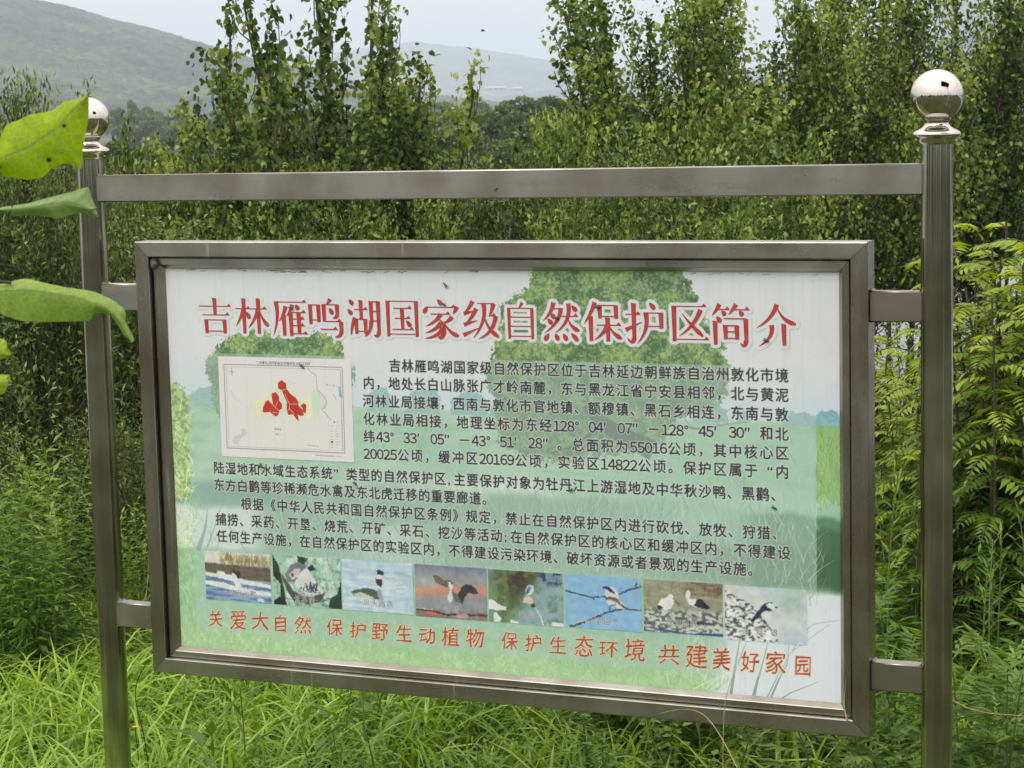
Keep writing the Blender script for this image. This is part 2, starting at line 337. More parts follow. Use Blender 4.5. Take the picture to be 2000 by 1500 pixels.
def layout(text, u0, u1, base, em):
    """full-width setting of a text line justified between u0 and u1; returns verts (mm) and faces"""
    half = '0123456789,;'
    adv = [0.5 if c in half else 1.0 for c in text]
    pitch = (u1 - u0 - em * .92 * adv[-1]) / (sum(adv[:-1]) or 1)
    V, F, n, x = [], [], 0, u0
    for c, a in zip(text, adv):
        g, f = glyph(chr(ord(c) - 48 + 0xFF10) if c in '0123456789' else c)
        if len(g):
            w = g[:, 0].max() - g[:, 0].min()
            if c in '0123456789': sx, ox = 1.0, a * .5 - (g[:, 0].min() + w / 2)
            elif c in ',;': sx, ox = 1, .10 - g[:, 0].min()
            elif c in '°′″”': sx, ox = 1.0, .04 - g[:, 0].min()
            elif c == '“': sx, ox = 1.0, .9 - g[:, 0].max()
            else: sx, ox = .97, .0
            V.append(np.stack([x + em * (ox + g[:, 0] * sx), base - em * (.075 + g[:, 1] * 1)], 1))
            F += [tuple(i + n for i in t) for t in f]; n += len(g)
        x += pitch * a
    return np.vstack(V), F

def brush(ch, u0, u1, v0, v1, rng):
    """slogan character: sans outline slanted upwards and roughened so that it reads as brush writing"""
    g, f = glyph(ch); g = g.copy(); mn, mx = g.min(0), g.max(0); q = (g - mn) / (mx - mn)
    q[:, 1] += .13 * (q[:, 0] - .5) * np.sin(q[:, 1] * 3.1)
    q[:, 0] += .05 * (q[:, 1] - .5) + .022 * np.sin(q[:, 1] * 9 + u0)
    q += rng.normal(0, .010, q.shape)
    return np.stack([u0 + q[:, 0] * (u1 - u0), v1 - q[:, 1] * (v1 - v0)], 1), f

def rast(c, V, F, m):
    for t in F: c.polymask(V[list(t)], m)
    return m
# ------------------------------------------------------------------ land: a = metres to the right of the line of sight, d = metres ahead of the photographer
FX, FY, RX, RY = -math.sin(YAW), math.cos(YAW), math.cos(YAW), math.sin(YAW)
def world(a, d): return EYE.x + FX * d + RX * a, EYE.y + FY * d + RY * a
def sst(a, b, x): t = np.clip((np.asarray(x, float) - a) / (b - a), 0, 1); return t * t * (3 - 2 * t)
WATER = -1.25
def height(a, d):
    a = np.asarray(a, float); d = np.asarray(d, float)
    z = -1.0 * sst(9.5, 18.5, d) - 1.3 * sst(18.5, 23, d) + 1.75 * sst(64, 71, d + 2.5 * np.sin(a * .21)) + .05 * np.sin(a * 1.3 + 2) * np.sin(d * 1.1) * (np.abs(d) < 60)
    return z + 18 * sst(900, 3200, d) + .25 * np.sin(a * .02) * sst(100, 400, d)
def ground_at(a, d):
    x, y = world(a, d); return Vector((x, y, float(height(a, d))))
ds = np.concatenate([-np.geomspace(9000, 40, 26), np.linspace(-34, 4, 20), np.linspace(5, 90, 110), np.geomspace(94, 9500, 60)])
us = np.concatenate([-np.geomspace(9000, 34, 22), np.linspace(-32, 32, 81), np.geomspace(34, 9000, 22)])
A, Dd = np.meshgrid(us, ds); Z = height(A, Dd); X, Y = EYE.x + FX * Dd + RX * A, EYE.y + FY * Dd + RY * A
gi, gj = np.meshgrid(np.arange(len(ds) - 1), np.arange(len(us) - 1), indexing='ij'); gi = gi.ravel(); gj = gj.ravel(); w_ = len(us)
GROUND = noise_mat('meadow_soil', [(.016, .020, .008), (.034, .044, .013), (.055, .072, .020)], .35, .95, detail=9, bump=.4)
gr = link('ground', mesh_np('ground', np.stack([X, Y, Z], -1).reshape(-1, 3), np.stack([gi * w_ + gj, gi * w_ + gj + 1, (gi + 1) * w_ + gj + 1, (gi + 1) * w_ + gj], 1), [GROUND], smooth=True)); tag(gr, kind='structure')

def water_b(t, n, l):
    o = n('ShaderNodeOutputMaterial'); p = n('ShaderNodeBsdfPrincipled'); p.inputs['Base Color'].default_value = (.05, .06, .045, 1); p.inputs['Roughness'].default_value = .04; p.inputs['IOR'].default_value = 1.33
    tc = n('ShaderNodeTexCoord'); mp = n('ShaderNodeMapping'); mp.inputs['Scale'].default_value = (1, 1, 1); l(tc.outputs['Object'], mp.inputs[0]); nz = n('ShaderNodeTexNoise'); nz.inputs['Scale'].default_value = 1.6; nz.inputs['Detail'].default_value = 3; l(mp.outputs[0], nz.inputs['Vector'])
    bm = n('ShaderNodeBump'); bm.inputs['Strength'].default_value = .12; bm.inputs['Distance'].default_value = .05; l(nz.outputs[0], bm.inputs['Height']); l(bm.outputs[0], p.inputs['Normal']); l(p.outputs[0], o.inputs[0])
WATERM = mat('still_river_water', water_b)
c4 = [world(-400, 17.5), world(400, 17.5), world(400, 74), world(-400, 74)]
river = link('river', mesh_np('river', [(x, y, WATER) for x, y in c4], [(0, 1, 2, 3)], [WATERM])); tag(river, kind='structure')

# forested hills, each a real ridge with its own distance
def hill_b(dark, light, sc):
    def b(t, n, l):
        o = n('ShaderNodeOutputMaterial'); p = n('ShaderNodeBsdfPrincipled'); p.inputs['Roughness'].default_value = 1; p.inputs['Specular IOR Level'].default_value = 0
        tc = n('ShaderNodeTexCoord'); v = n('ShaderNodeTexVoronoi'); v.inputs['Scale'].default_value = sc; l(tc.outputs['Object'], v.inputs['Vector'])
        nz = n('ShaderNodeTexNoise'); nz.inputs['Scale'].default_value = sc * .11; nz.inputs['Detail'].default_value = 8; nz.inputs['Roughness'].default_value = .62; l(tc.outputs['Object'], nz.inputs['Vector'])
        cr = n('ShaderNodeValToRGB'); e = cr.color_ramp.elements; e[0].position = .38; e[0].color = (*dark, 1); e[1].position = .62; e[1].color = (*light, 1); l(nz.outputs[0], cr.inputs[0])
        mx = n('ShaderNodeMix', data_type='RGBA', blend_type='MULTIPLY'); mx.inputs[0].default_value = .8; bw = n('ShaderNodeRGBToBW'); l(v.outputs['Color'], bw.inputs[0]); l(cr.outputs[0], mx.inputs[6]); l(bw.outputs[0], mx.inputs[7])
        bm = n('ShaderNodeBump'); bm.inputs['Strength'].default_value = 1; bm.inputs['Distance'].default_value = 10; l(v.outputs['Distance'], bm.inputs['Height']); bm.invert = True; l(bm.outputs[0], p.inputs['Normal'])
        l(mx.outputs[2], p.inputs['Base Color']); l(p.outputs[0], o.inputs[0])
    return b
FOREST = mat('forested_slope', hill_b((.010, .022, .010), (.13, .17, .06), .11))
def hill(name, prof, d0, depth, na, nd, seed, rough, mats):
    """prof: list of (a, crest height); the ridge runs across the view with its crest at d0"""
    rg = np.random.default_rng(seed); pa = np.array([p[0] for p in prof], float); ph = np.array([p[1] for p in prof], float)
    aa = np.linspace(pa[0], pa[-1], na); dd = np.linspace(-depth, depth, nd)
    AA, DD = np.meshgrid(aa, dd); crest = np.interp(AA, pa, ph)
    nsz = fnoise(nd, na, nd / 3.5, rg, 6, na / 12) - .5; f2 = rg.random((nd, na)) - .5
    sh = np.clip(1 - (np.abs(DD) / depth) ** 1.5, 0, 1) ** .9
    ZZ = -3 + (crest + 3) * sh * (1 + .55 * nsz * (np.abs(DD) / depth)) + rough * f2 * (sh > .03) + 16 * sst(900, 3200, d0 + DD) * 0
    X, Y = EYE.x + FX * (d0 + DD) + RX * AA, EYE.y + FY * (d0 + DD) + RY * AA
    i, j = np.meshgrid(np.arange(nd - 1), np.arange(na - 1), indexing='ij'); i = i.ravel(); j = j.ravel()
    o = link(name, mesh_np(name, np.stack([X, Y, ZZ], -1).reshape(-1, 3), np.stack([i * na + j, i * na + j + 1, (i + 1) * na + j + 1, (i + 1) * na + j], 1), mats, smooth=False)); tag(o, kind='structure'); return o
# crest height = eye height + rise seen in the photograph at that distance
hill('wooded_hill', [(-2600, 60), (-1700, 230), (-1000, 215), (-620, 160), (-460, 128), (-385, 113), (-335, 98), (-285, 84), (-225, 64), (-140, 42), (-40, 24), (80, 8), (200, -3)], 1900, 800, 460, 260, 3, 7.0, [FOREST])
hill('far_ridge', [(-3200, 200), (-900, 160), (-500, 170), (-215, 205), (-20, 176), (120, 150), (420, 112), (800, 84), (1300, 60), (2600, 40)], 5200, 1500, 260, 60, 5, 5, [FOREST])
hill('middle_ridge', [(-900, -3), (-200, 26), (80, 58), (350, 80), (520, 96), (660, 150), (820, 235), (1100, 300), (2200, 330)], 3600, 900, 260, 60, 8, 4, [FOREST])
hill('right_hill', [(260, -3), (430, 60), (560, 120), (700, 190), (1100, 260), (2200, 280)], 2300, 600, 260, 60, 11, 3.4, [FOREST])

# the misty air of the valley
zt = 352.0; hz0, hz1 = -4.0, zt
corn = [world(a, d) for d in (-9600, 10000) for a in (-9600, 9600)]
hv = [(x, y, z) for z in (hz0, hz1) for x, y in (corn[0], corn[1], corn[3], corn[2])]
haze = link('haze', mesh_np('haze', hv, [(0, 3, 2, 1), (4, 5, 6, 7), (0, 1, 5, 4), (1, 2, 6, 5), (2, 3, 7, 6), (3, 0, 4, 7)])); tag(haze, kind='stuff')
HZ = bpy.data.materials.new('valley_haze'); HZ.use_nodes = True; ht = HZ.node_tree; ht.nodes.clear()
ho = N_('ShaderNodeOutputMaterial', ht); hp = N_('ShaderNodeVolumePrincipled', ht); hp.inputs['Color'].default_value = (.755, .885, 1.0, 1); hp.inputs['Density'].default_value = HAZE_D; hp.inputs['Anisotropy'].default_value = .1
ht.links.new(hp.outputs[0], ho.inputs['Volume']); haze.data.materials.append(HZ)
# ------------------------------------------------------------------ woody plants
def woody(seed, H, width, n_stem, n_br, n_leaf, leaf, wid, up=.55, low=.12, mats=None, droop=.35, jit=.07, splay=.5, shape='rhomb', r0=.014, taper=.72, hang=0.0):
    """several stems with side branches; leaves spread along all of them. Returns (wood mesh, leaf mesh)"""
    g = np.random.default_rng(seed); wood = MB(); P, D, T = [], [], []
    for s in range(n_stem):
        an = g.uniform(0, 2 * math.pi); rr = width * .5 * math.sqrt(g.random()) * (.12 if s == 0 else 1)
        h = H * (1 if s == 0 else g.uniform(.62, .98)); t = np.linspace(0, 1, 9)
        bx, by = math.cos(an), math.sin(an); q = t ** splay if n_stem > 1 else t
        st = np.stack([bx * (.06 * width + rr * q) + .02 * H * np.sin(t * 5 + an) * t, by * (.06 * width + rr * q) + .02 * H * np.cos(t * 4 + an) * t, h * t], 1)
        V, F = tube(st, r0 * (h / H) * (1 - .8 * t) + .0015, 6); wood.add(V, F)
        bt = g.uniform(.2, .62)
        for k in range(n_br):
            u = low + (0.985 - low) * (k + g.random()) / n_br; i = u * 8; i0 = min(int(i), 7); p0 = st[i0] + (st[i0 + 1] - st[i0]) * (i - i0)
            a2 = an + g.uniform(-2.2, 2.2) if n_stem > 2 else g.uniform(0, 2 * math.pi)
            Lb = (width * .46 * (1 - taper * u) + .035) * g.uniform(.55, 1.3)
            tt = np.linspace(0, 1, 5); o_ = np.array([math.cos(a2), math.sin(a2), 0])
            br = p0 + Lb * (o_ * (tt[:, None] * (1 - up * .6 * tt[:, None])) + np.array([0, 0, 1.]) * (up * .55 * tt[:, None] + up * .75 * tt[:, None] ** 2))
            V, F = tube(br, r0 * .24 * (1 - .75 * tt) * (1 - .5 * u) + .0008, 4); wood.add(V, F)
            nl = max(3, int(n_leaf * Lb / (width * .42) * g.uniform(.8, 1.2)))
            w = g.uniform(.08, 1.04, nl); j = np.clip(w, 0, 1) * 4; j0 = np.minimum(j.astype(int), 3); pp = br[j0] + (br[j0 + 1] - br[j0]) * (j - j0)[:, None]
            pp = pp + np.clip(g.normal(0, 1, (nl, 3)), -1.5, 1.5) * jit * (.25 + .6 * g.random((nl, 1)))
            P.append(pp); D.append(unit((pp - br[j0]) * 6 + (br[-1] - br[0]) * .6 / Lb + np.array([0, 0, -droop]) + g.normal(0, .45, (nl, 3))))
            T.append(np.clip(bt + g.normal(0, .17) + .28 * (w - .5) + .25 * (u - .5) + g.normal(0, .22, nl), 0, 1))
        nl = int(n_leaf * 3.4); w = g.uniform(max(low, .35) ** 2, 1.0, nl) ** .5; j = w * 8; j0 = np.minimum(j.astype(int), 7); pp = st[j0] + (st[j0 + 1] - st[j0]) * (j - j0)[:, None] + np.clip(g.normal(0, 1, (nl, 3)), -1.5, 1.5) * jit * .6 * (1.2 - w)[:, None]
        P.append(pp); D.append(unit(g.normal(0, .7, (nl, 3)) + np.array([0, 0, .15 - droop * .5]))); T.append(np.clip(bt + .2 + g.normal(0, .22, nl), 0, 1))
    P, D, T = np.vstack(P), np.vstack(D), np.concatenate(T); n = len(P)
    zs = H / np.percentile(P[:, 2], 99.3); P[:, 2] = np.maximum(P[:, 2] * zs, .03)
    for v_ in wood.V: v_[:, 2] *= min(zs, 1.0) * .955
    kp = P[:, 2] < H * (1.0 + .0 * P[:, 2]); P, D, T = P[kp], D[kp], T[kp]; n = len(P)
    hg = (g.random(n) < hang)[:, None]; D = np.where(hg, unit(D * [.5, .5, .3] + g.normal(0, .25, (n, 3)) + np.array([0, 0, -.9])), D)
    Nn = unit(g.normal(0, .6, (n, 3)) + np.where(hg, 0, 1) * np.array([0, 0, .75])); L = leaf * g.uniform(.6, 1.2, n)
    V, F, tn = leaves(P, D, Nn, L, L * wid * g.uniform(.8, 1.15, n), T, shape)
    return wood.mesh('stems', [BARK]), mesh_np('foliage', V, F, [mats or POPLAR], tint=tn)

def crown_tree(seed, n, lumps=16, leaf=.075):
    """far tree of unit height: short trunk, crown of leaf clumps gathered in uneven lobes"""
    g = np.random.default_rng(seed); c = []
    for k in range(lumps):
        th = g.uniform(0, 2 * math.pi); z = g.uniform(.16, .86); r = .40 * math.sin(min(z * 1.25 + .22, 1) * math.pi * .5) * (1 - max(0, z - .55) * 1.25) * g.uniform(.5, 1)
        c.append((r * math.cos(th), r * math.sin(th), z, g.uniform(.10, .19)))
    c = np.array(c); k = g.integers(0, lumps, n); u = unit(g.normal(0, 1, (n, 3))); u[:, 2] = np.abs(u[:, 2]) * .9 - .12
    P = c[k, :3] + u * (c[k, 3] * g.uniform(.72, 1.08, n) ** .5)[:, None]; D = unit(u + g.normal(0, .5, (n, 3)) + np.array([0, 0, .1])); L = leaf * g.uniform(.6, 1.3, n)
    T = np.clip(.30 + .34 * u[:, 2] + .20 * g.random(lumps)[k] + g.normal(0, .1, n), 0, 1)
    V, F, tn = leaves(P, D, unit(u + g.normal(0, .3, (n, 3))), L, L * .7, T)
    t = np.linspace(0, .6, 5); tv, tf = tube(np.stack([.02 * np.sin(t * 9), .015 * np.cos(t * 7), t], 1), .03 * (1 - t), 6)
    return mesh_np('trunk', tv, tf, [BARK]), mesh_np('crown', V, F, [FARTREE], tint=tn)

def plant(name, meshes, a, d, h, label, cat, group=None, rz=0, sx=1.0, parts=('stems', 'foliage')):
    root = empty(name, ground_at(a, d), rz); root.scale = (h * sx, h * sx, h); tag(root, label, cat, group)
    for m, nm in zip(meshes, parts): link(nm, m, root)
    return root
rr = random.Random(4)

# far trees -------------------------------------------------
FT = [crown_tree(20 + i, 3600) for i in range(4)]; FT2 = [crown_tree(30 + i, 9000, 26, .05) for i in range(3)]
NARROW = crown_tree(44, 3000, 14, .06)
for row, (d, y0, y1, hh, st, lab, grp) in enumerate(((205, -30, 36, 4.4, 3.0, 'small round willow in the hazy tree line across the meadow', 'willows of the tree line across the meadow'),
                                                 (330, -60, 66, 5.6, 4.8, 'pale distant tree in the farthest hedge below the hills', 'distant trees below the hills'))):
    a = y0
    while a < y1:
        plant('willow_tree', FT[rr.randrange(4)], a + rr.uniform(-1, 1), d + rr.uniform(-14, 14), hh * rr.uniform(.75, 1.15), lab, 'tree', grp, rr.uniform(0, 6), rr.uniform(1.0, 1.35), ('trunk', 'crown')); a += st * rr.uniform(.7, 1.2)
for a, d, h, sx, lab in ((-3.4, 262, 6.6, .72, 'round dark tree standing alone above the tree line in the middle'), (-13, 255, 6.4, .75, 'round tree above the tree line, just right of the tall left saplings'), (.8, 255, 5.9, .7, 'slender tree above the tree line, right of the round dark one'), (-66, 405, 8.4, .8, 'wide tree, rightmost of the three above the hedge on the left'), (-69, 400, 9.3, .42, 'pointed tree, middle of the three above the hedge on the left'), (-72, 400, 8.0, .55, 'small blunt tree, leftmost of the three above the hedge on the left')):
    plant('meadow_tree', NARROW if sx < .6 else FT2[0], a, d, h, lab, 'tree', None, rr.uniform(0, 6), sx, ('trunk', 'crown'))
for a, d, h, lab in ((-5.1, 112, 3.9, 'broad willow dome across the river, left of the gap between the saplings'), (-2.9, 118, 3.7, 'broad willow dome across the river, left of centre in the gap'), (-.9, 112, 4.1, 'broad willow dome across the river, in the middle of the gap'), (1.5, 110, 4.2, 'tallest willow dome across the river, right side of the gap'), (3.6, 116, 4.0, 'willow dome across the river half hidden by the right-hand trees'), (-12.5, 120, 3.6, 'willow dome across the river seen between the left saplings'), (-9.4, 116, 3.8, 'willow dome across the river behind the tall left saplings'),
                     (-1.9, 78, 2.75, 'sunlit willow bush on the far bank, lower left in the gap'), (-3.3, 80, 2.5, 'yellowish willow bush on the far bank left of the gap'), (-.2, 82, 2.2, 'low willow bush on the far bank in the gap'), (1.4, 80, 2.4, 'willow bush on the far bank at the right of the gap'), (-6, 84, 2.9, 'willow bush on the far bank behind the left saplings'), (-15.5, 84, 2.6, 'willow bush on the far bank at far left'), (-13.2, 84, 2.4, 'willow bush on the far bank next to the leftmost one'), (6, 86, 2.8, 'willow bush on the far bank behind the right-hand trees'), (9, 86, 2.9, 'willow bush on the far bank near the right post')):
    plant('bank_willow', FT2[rr.randrange(3)], a, d, h, lab, 'bush', 'willows along the far bank', rr.uniform(0, 6), 1.05 if h > 3.5 else 1.15, ('trunk', 'crown'))

# thicket on the near bank ----------------------------------
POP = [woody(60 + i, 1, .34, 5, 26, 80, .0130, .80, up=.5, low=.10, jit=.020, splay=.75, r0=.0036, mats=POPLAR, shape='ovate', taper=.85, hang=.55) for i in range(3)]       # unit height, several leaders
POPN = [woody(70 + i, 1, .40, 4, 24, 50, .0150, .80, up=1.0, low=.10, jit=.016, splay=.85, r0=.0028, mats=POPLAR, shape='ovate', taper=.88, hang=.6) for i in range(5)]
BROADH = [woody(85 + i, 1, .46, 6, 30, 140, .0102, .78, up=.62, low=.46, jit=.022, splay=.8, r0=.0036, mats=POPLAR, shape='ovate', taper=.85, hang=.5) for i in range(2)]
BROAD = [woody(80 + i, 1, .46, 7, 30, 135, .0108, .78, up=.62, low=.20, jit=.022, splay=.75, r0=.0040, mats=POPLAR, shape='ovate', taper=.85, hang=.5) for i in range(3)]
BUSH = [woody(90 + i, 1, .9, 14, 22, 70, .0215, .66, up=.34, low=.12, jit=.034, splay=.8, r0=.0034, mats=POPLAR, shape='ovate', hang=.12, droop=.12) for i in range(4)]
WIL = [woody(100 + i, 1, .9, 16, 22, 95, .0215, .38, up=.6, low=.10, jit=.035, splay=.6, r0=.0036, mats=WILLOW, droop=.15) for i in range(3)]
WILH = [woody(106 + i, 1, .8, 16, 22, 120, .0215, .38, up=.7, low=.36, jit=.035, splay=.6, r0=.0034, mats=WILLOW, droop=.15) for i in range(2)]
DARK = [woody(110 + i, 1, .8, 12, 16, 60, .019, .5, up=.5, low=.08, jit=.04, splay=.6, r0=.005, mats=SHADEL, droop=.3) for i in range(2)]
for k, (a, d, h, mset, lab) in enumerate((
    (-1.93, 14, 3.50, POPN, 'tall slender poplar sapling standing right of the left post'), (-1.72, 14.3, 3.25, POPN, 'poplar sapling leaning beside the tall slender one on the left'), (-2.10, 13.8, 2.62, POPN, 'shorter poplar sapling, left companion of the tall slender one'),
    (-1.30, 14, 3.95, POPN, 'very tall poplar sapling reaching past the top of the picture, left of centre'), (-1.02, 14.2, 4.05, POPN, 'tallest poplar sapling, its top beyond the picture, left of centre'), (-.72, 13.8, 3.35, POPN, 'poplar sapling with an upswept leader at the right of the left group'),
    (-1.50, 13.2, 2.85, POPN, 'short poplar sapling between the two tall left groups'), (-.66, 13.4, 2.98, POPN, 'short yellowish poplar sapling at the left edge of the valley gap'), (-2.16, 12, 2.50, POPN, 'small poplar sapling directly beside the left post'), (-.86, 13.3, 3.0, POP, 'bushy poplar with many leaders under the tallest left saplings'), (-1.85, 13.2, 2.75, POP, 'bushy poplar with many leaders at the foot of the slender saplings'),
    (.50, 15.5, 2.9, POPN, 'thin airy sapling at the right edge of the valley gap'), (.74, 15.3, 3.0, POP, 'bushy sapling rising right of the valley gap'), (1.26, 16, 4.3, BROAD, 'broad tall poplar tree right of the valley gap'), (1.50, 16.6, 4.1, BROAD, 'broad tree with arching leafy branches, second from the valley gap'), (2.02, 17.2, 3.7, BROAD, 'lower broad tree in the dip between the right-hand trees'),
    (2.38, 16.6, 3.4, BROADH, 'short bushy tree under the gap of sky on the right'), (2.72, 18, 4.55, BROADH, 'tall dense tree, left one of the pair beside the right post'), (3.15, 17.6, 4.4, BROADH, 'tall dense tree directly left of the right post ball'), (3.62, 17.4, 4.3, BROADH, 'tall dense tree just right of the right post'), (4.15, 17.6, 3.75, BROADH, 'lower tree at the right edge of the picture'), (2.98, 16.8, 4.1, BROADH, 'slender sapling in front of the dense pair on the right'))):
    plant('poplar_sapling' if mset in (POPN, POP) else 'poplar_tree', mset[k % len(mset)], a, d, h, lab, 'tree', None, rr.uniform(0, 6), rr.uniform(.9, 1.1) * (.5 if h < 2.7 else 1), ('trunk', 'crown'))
# the top of the thicket dips where the valley shows through; skyline given as rise over run from the eye
sky_px = [(-.28, -.002), (-.17, -.004), (-.095, -.002), (-.04, -.010), (-.031, -.0205), (.004, -.0225), (.010, -.010), (.024, .003), (.07, .010), (.12, .014), (.28, .018)]
bush_spots = []
for d, drop, step in ((14.4, 0, .42), (13.0, .016, .42), (11.7, .040, .42), (10.6, .070, .45)):
    a = -.27 * d
    while a < .29 * d:
        q = a / d; rise = float(np.interp(q, [p[0] for p in sky_px], [p[1] for p in sky_px])) - drop
        if -.04 < q < .012: rise = min(rise, -.022 - drop * .6)
        h = EYE.z + rise * d - float(height(a, d))
        if not (q > .118) and not (q < -.2): bush_spots.append((a + rr.uniform(-.08, .08), d + rr.uniform(-.3, .3), h * (rr.uniform(.88, 1.04) if not -.05 < q < .02 else rr.uniform(.85, .97))))
        a += step * rr.uniform(.8, 1.2)
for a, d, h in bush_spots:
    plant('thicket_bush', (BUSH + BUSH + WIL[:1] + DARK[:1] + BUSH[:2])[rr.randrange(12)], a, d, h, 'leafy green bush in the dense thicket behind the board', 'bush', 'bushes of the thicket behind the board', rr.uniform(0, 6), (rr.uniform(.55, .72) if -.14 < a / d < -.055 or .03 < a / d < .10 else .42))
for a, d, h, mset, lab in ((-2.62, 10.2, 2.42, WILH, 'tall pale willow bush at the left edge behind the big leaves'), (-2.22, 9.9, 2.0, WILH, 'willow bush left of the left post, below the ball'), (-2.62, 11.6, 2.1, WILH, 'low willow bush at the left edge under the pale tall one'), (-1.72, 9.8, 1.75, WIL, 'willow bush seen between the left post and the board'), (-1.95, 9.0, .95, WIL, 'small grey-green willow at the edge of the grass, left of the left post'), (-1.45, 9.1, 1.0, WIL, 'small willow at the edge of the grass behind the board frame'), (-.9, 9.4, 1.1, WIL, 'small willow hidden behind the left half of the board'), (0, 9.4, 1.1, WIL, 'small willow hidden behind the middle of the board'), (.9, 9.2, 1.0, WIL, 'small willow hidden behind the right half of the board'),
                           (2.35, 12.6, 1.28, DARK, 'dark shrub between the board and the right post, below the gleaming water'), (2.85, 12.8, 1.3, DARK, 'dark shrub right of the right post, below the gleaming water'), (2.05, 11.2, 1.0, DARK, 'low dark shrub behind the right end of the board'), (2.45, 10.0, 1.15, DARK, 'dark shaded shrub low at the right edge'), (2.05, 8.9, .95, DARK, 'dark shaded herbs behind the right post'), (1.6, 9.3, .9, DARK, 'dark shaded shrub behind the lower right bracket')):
    plant('riverside_bush', mset[rr.randrange(len(mset))], a, d, h, lab, 'bush', None, rr.uniform(0, 6), .55 if mset is WILH else 1.0)
# trees and bushes behind the photographer, mirrored in the steel balls
for k in range(16):
    an = -2.2 + k * .30; a_, d_ = 24 * math.sin(an) * 1.0, -24 * math.cos(an) * rr.uniform(.8, 1.2)
    if d_ > 4: continue
    plant('roadside_tree', FT2[k % 3], a_, d_, rr.uniform(2.6, 3.8), 'round tree behind the photographer, seen only as a reflection in the steel', 'tree', 'trees behind the photographer', rr.uniform(0, 6), 1.5, ('trunk', 'crown'))

# ------------------------------------------------------------------ leafy herbs
def pinnate(seed, H, n_leaf=22, Lf=.165, pairs=9):
    g = np.random.default_rng(seed); w = MB(); P, D, Nn, L, T = [], [], [], [], []
    t = np.linspace(0, 1, 8); an0 = g.uniform(0, 6); lean = g.uniform(.02, .14)
    st = np.stack([lean * H * t ** 1.6 * math.cos(an0), lean * H * t ** 1.6 * math.sin(an0), H * t], 1); V, F = tube(st, .0042 * (1 - .6 * t) + .001, 6); w.add(V, F)
    for k in range(n_leaf):
        u = .22 + .78 * (k + g.random() * .6) / n_leaf; u = min(u, 1); i = u * 7; i0 = min(int(i), 6); p0 = st[i0] + (st[i0 + 1] - st[i0]) * (i - i0); an = k * 2.4 + g.normal(0, .3)
        Lr = Lf * (1.1 - .35 * u) * g.uniform(.8, 1.15); s = np.linspace(0, 1, 9)[:, None]; o_ = np.array([math.cos(an), math.sin(an), 0]); el = .35 + .7 * (u > .9) * g.random()
        rc = p0 + Lr * (o_ * s * (1 - .1 * s) + np.array([0, 0, 1.]) * (el * s - (.55 + .2 * g.random()) * s ** 2)); V, F = tube(rc, .0016, 4); w.add(V, F, .7)
        dr = unit(np.gradient(rc, axis=0)); side = unit(np.cross(dr, [0, 0, 1.])); upn = np.cross(side, dr)
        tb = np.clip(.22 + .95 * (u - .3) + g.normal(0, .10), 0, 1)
        for q in np.linspace(.16, .97, pairs):
            x = q * 8; x0 = min(int(x), 7); c = rc[x0] + (rc[x0 + 1] - rc[x0]) * (x - x0); ll = Lr * .34 * g.uniform(.8, 1.1) * math.sin(math.pi * (q * .78 + .18)) * g.uniform(.85, 1.1)
            for sg in (1, -1):
                P.append(c); D.append(side[x0] * sg + dr[x0] * .45 - upn[x0] * .25 + g.normal(0, .08, 3)); Nn.append(upn[x0] + side[x0] * sg * .25); L.append(ll); T.append(tb + g.normal(0, .06))
        P.append(rc[-1]); D.append(dr[-1]); Nn.append(upn[-1]); L.append(Lr * .2); T.append(tb)
    L = np.array(L); V, F, tn = leaves(np.array(P), np.array(D), np.array(Nn), L, L * .31, np.clip(T, 0, 1), 'rhomb', .12)
    return w.mesh('stem', [TWIG]), mesh_np('leaves', V, F, [PINNATE], tint=tn)
PIN = [pinnate(200 + i, 1.0) for i in range(4)]
def herb(seed, H, n_leaf=26, Lf=.085, lobes=7, lw=.20, mt=None, up=.5):
    g = np.random.default_rng(seed); w = MB(); P, D, Nn, L, T, Wd = [], [], [], [], [], []
    t = np.linspace(0, 1, 7); an0 = g.uniform(0, 6); st = np.stack([.12 * H * t ** 2 * math.cos(an0), .12 * H * t ** 2 * math.sin(an0), H * t], 1); V, F = tube(st, .0022 * (1 - .6 * t) + .0008, 5); w.add(V, F, .6)
    for k in range(n_leaf):
        u = .12 + .88 * (k + .5 * g.random()) / n_leaf; i = u * 6; i0 = min(int(i), 5); p0 = st[i0] + (st[i0 + 1] - st[i0]) * (i - i0); an = k * 2.4 + g.normal(0, .25)
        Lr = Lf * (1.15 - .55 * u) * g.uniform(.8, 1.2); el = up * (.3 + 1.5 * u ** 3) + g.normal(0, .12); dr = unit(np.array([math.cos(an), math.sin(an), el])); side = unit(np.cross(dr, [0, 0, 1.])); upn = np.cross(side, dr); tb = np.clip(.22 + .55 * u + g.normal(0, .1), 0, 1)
        for q in range(lobes):
            f = (q - (lobes - 1) / 2) / ((lobes - 1) / 2 + 1e-9); c0 = p0 + dr * Lr * (.62 - .40 * abs(f)); ll = Lr * (.62 - .22 * abs(f)) * g.uniform(.85, 1.15)
            P.append(c0); D.append(dr * (1 - .45 * abs(f)) + side * f * 1.0 - upn * (.15 + .2 * abs(f)) + g.normal(0, .06, 3)); Nn.append(upn + side * f * .2 + g.normal(0, .12, 3)); L.append(ll); T.append(tb + g.normal(0, .04)); Wd.append(ll * lw * g.uniform(.9, 1.2))
        P.append(p0); D.append(dr - upn * .08); Nn.append(upn); L.append(Lr * .75); T.append(tb); Wd.append(Lr * .10)
    V, F, tn = leaves(np.array(P), np.array(D), np.array(Nn), np.array(L), np.array(Wd), np.clip(T, 0, 1), 'rhomb', .14)
    return w.mesh('stem', [HSTEM]), mesh_np('leaves', V, F, [mt or MUGWORT], tint=tn)
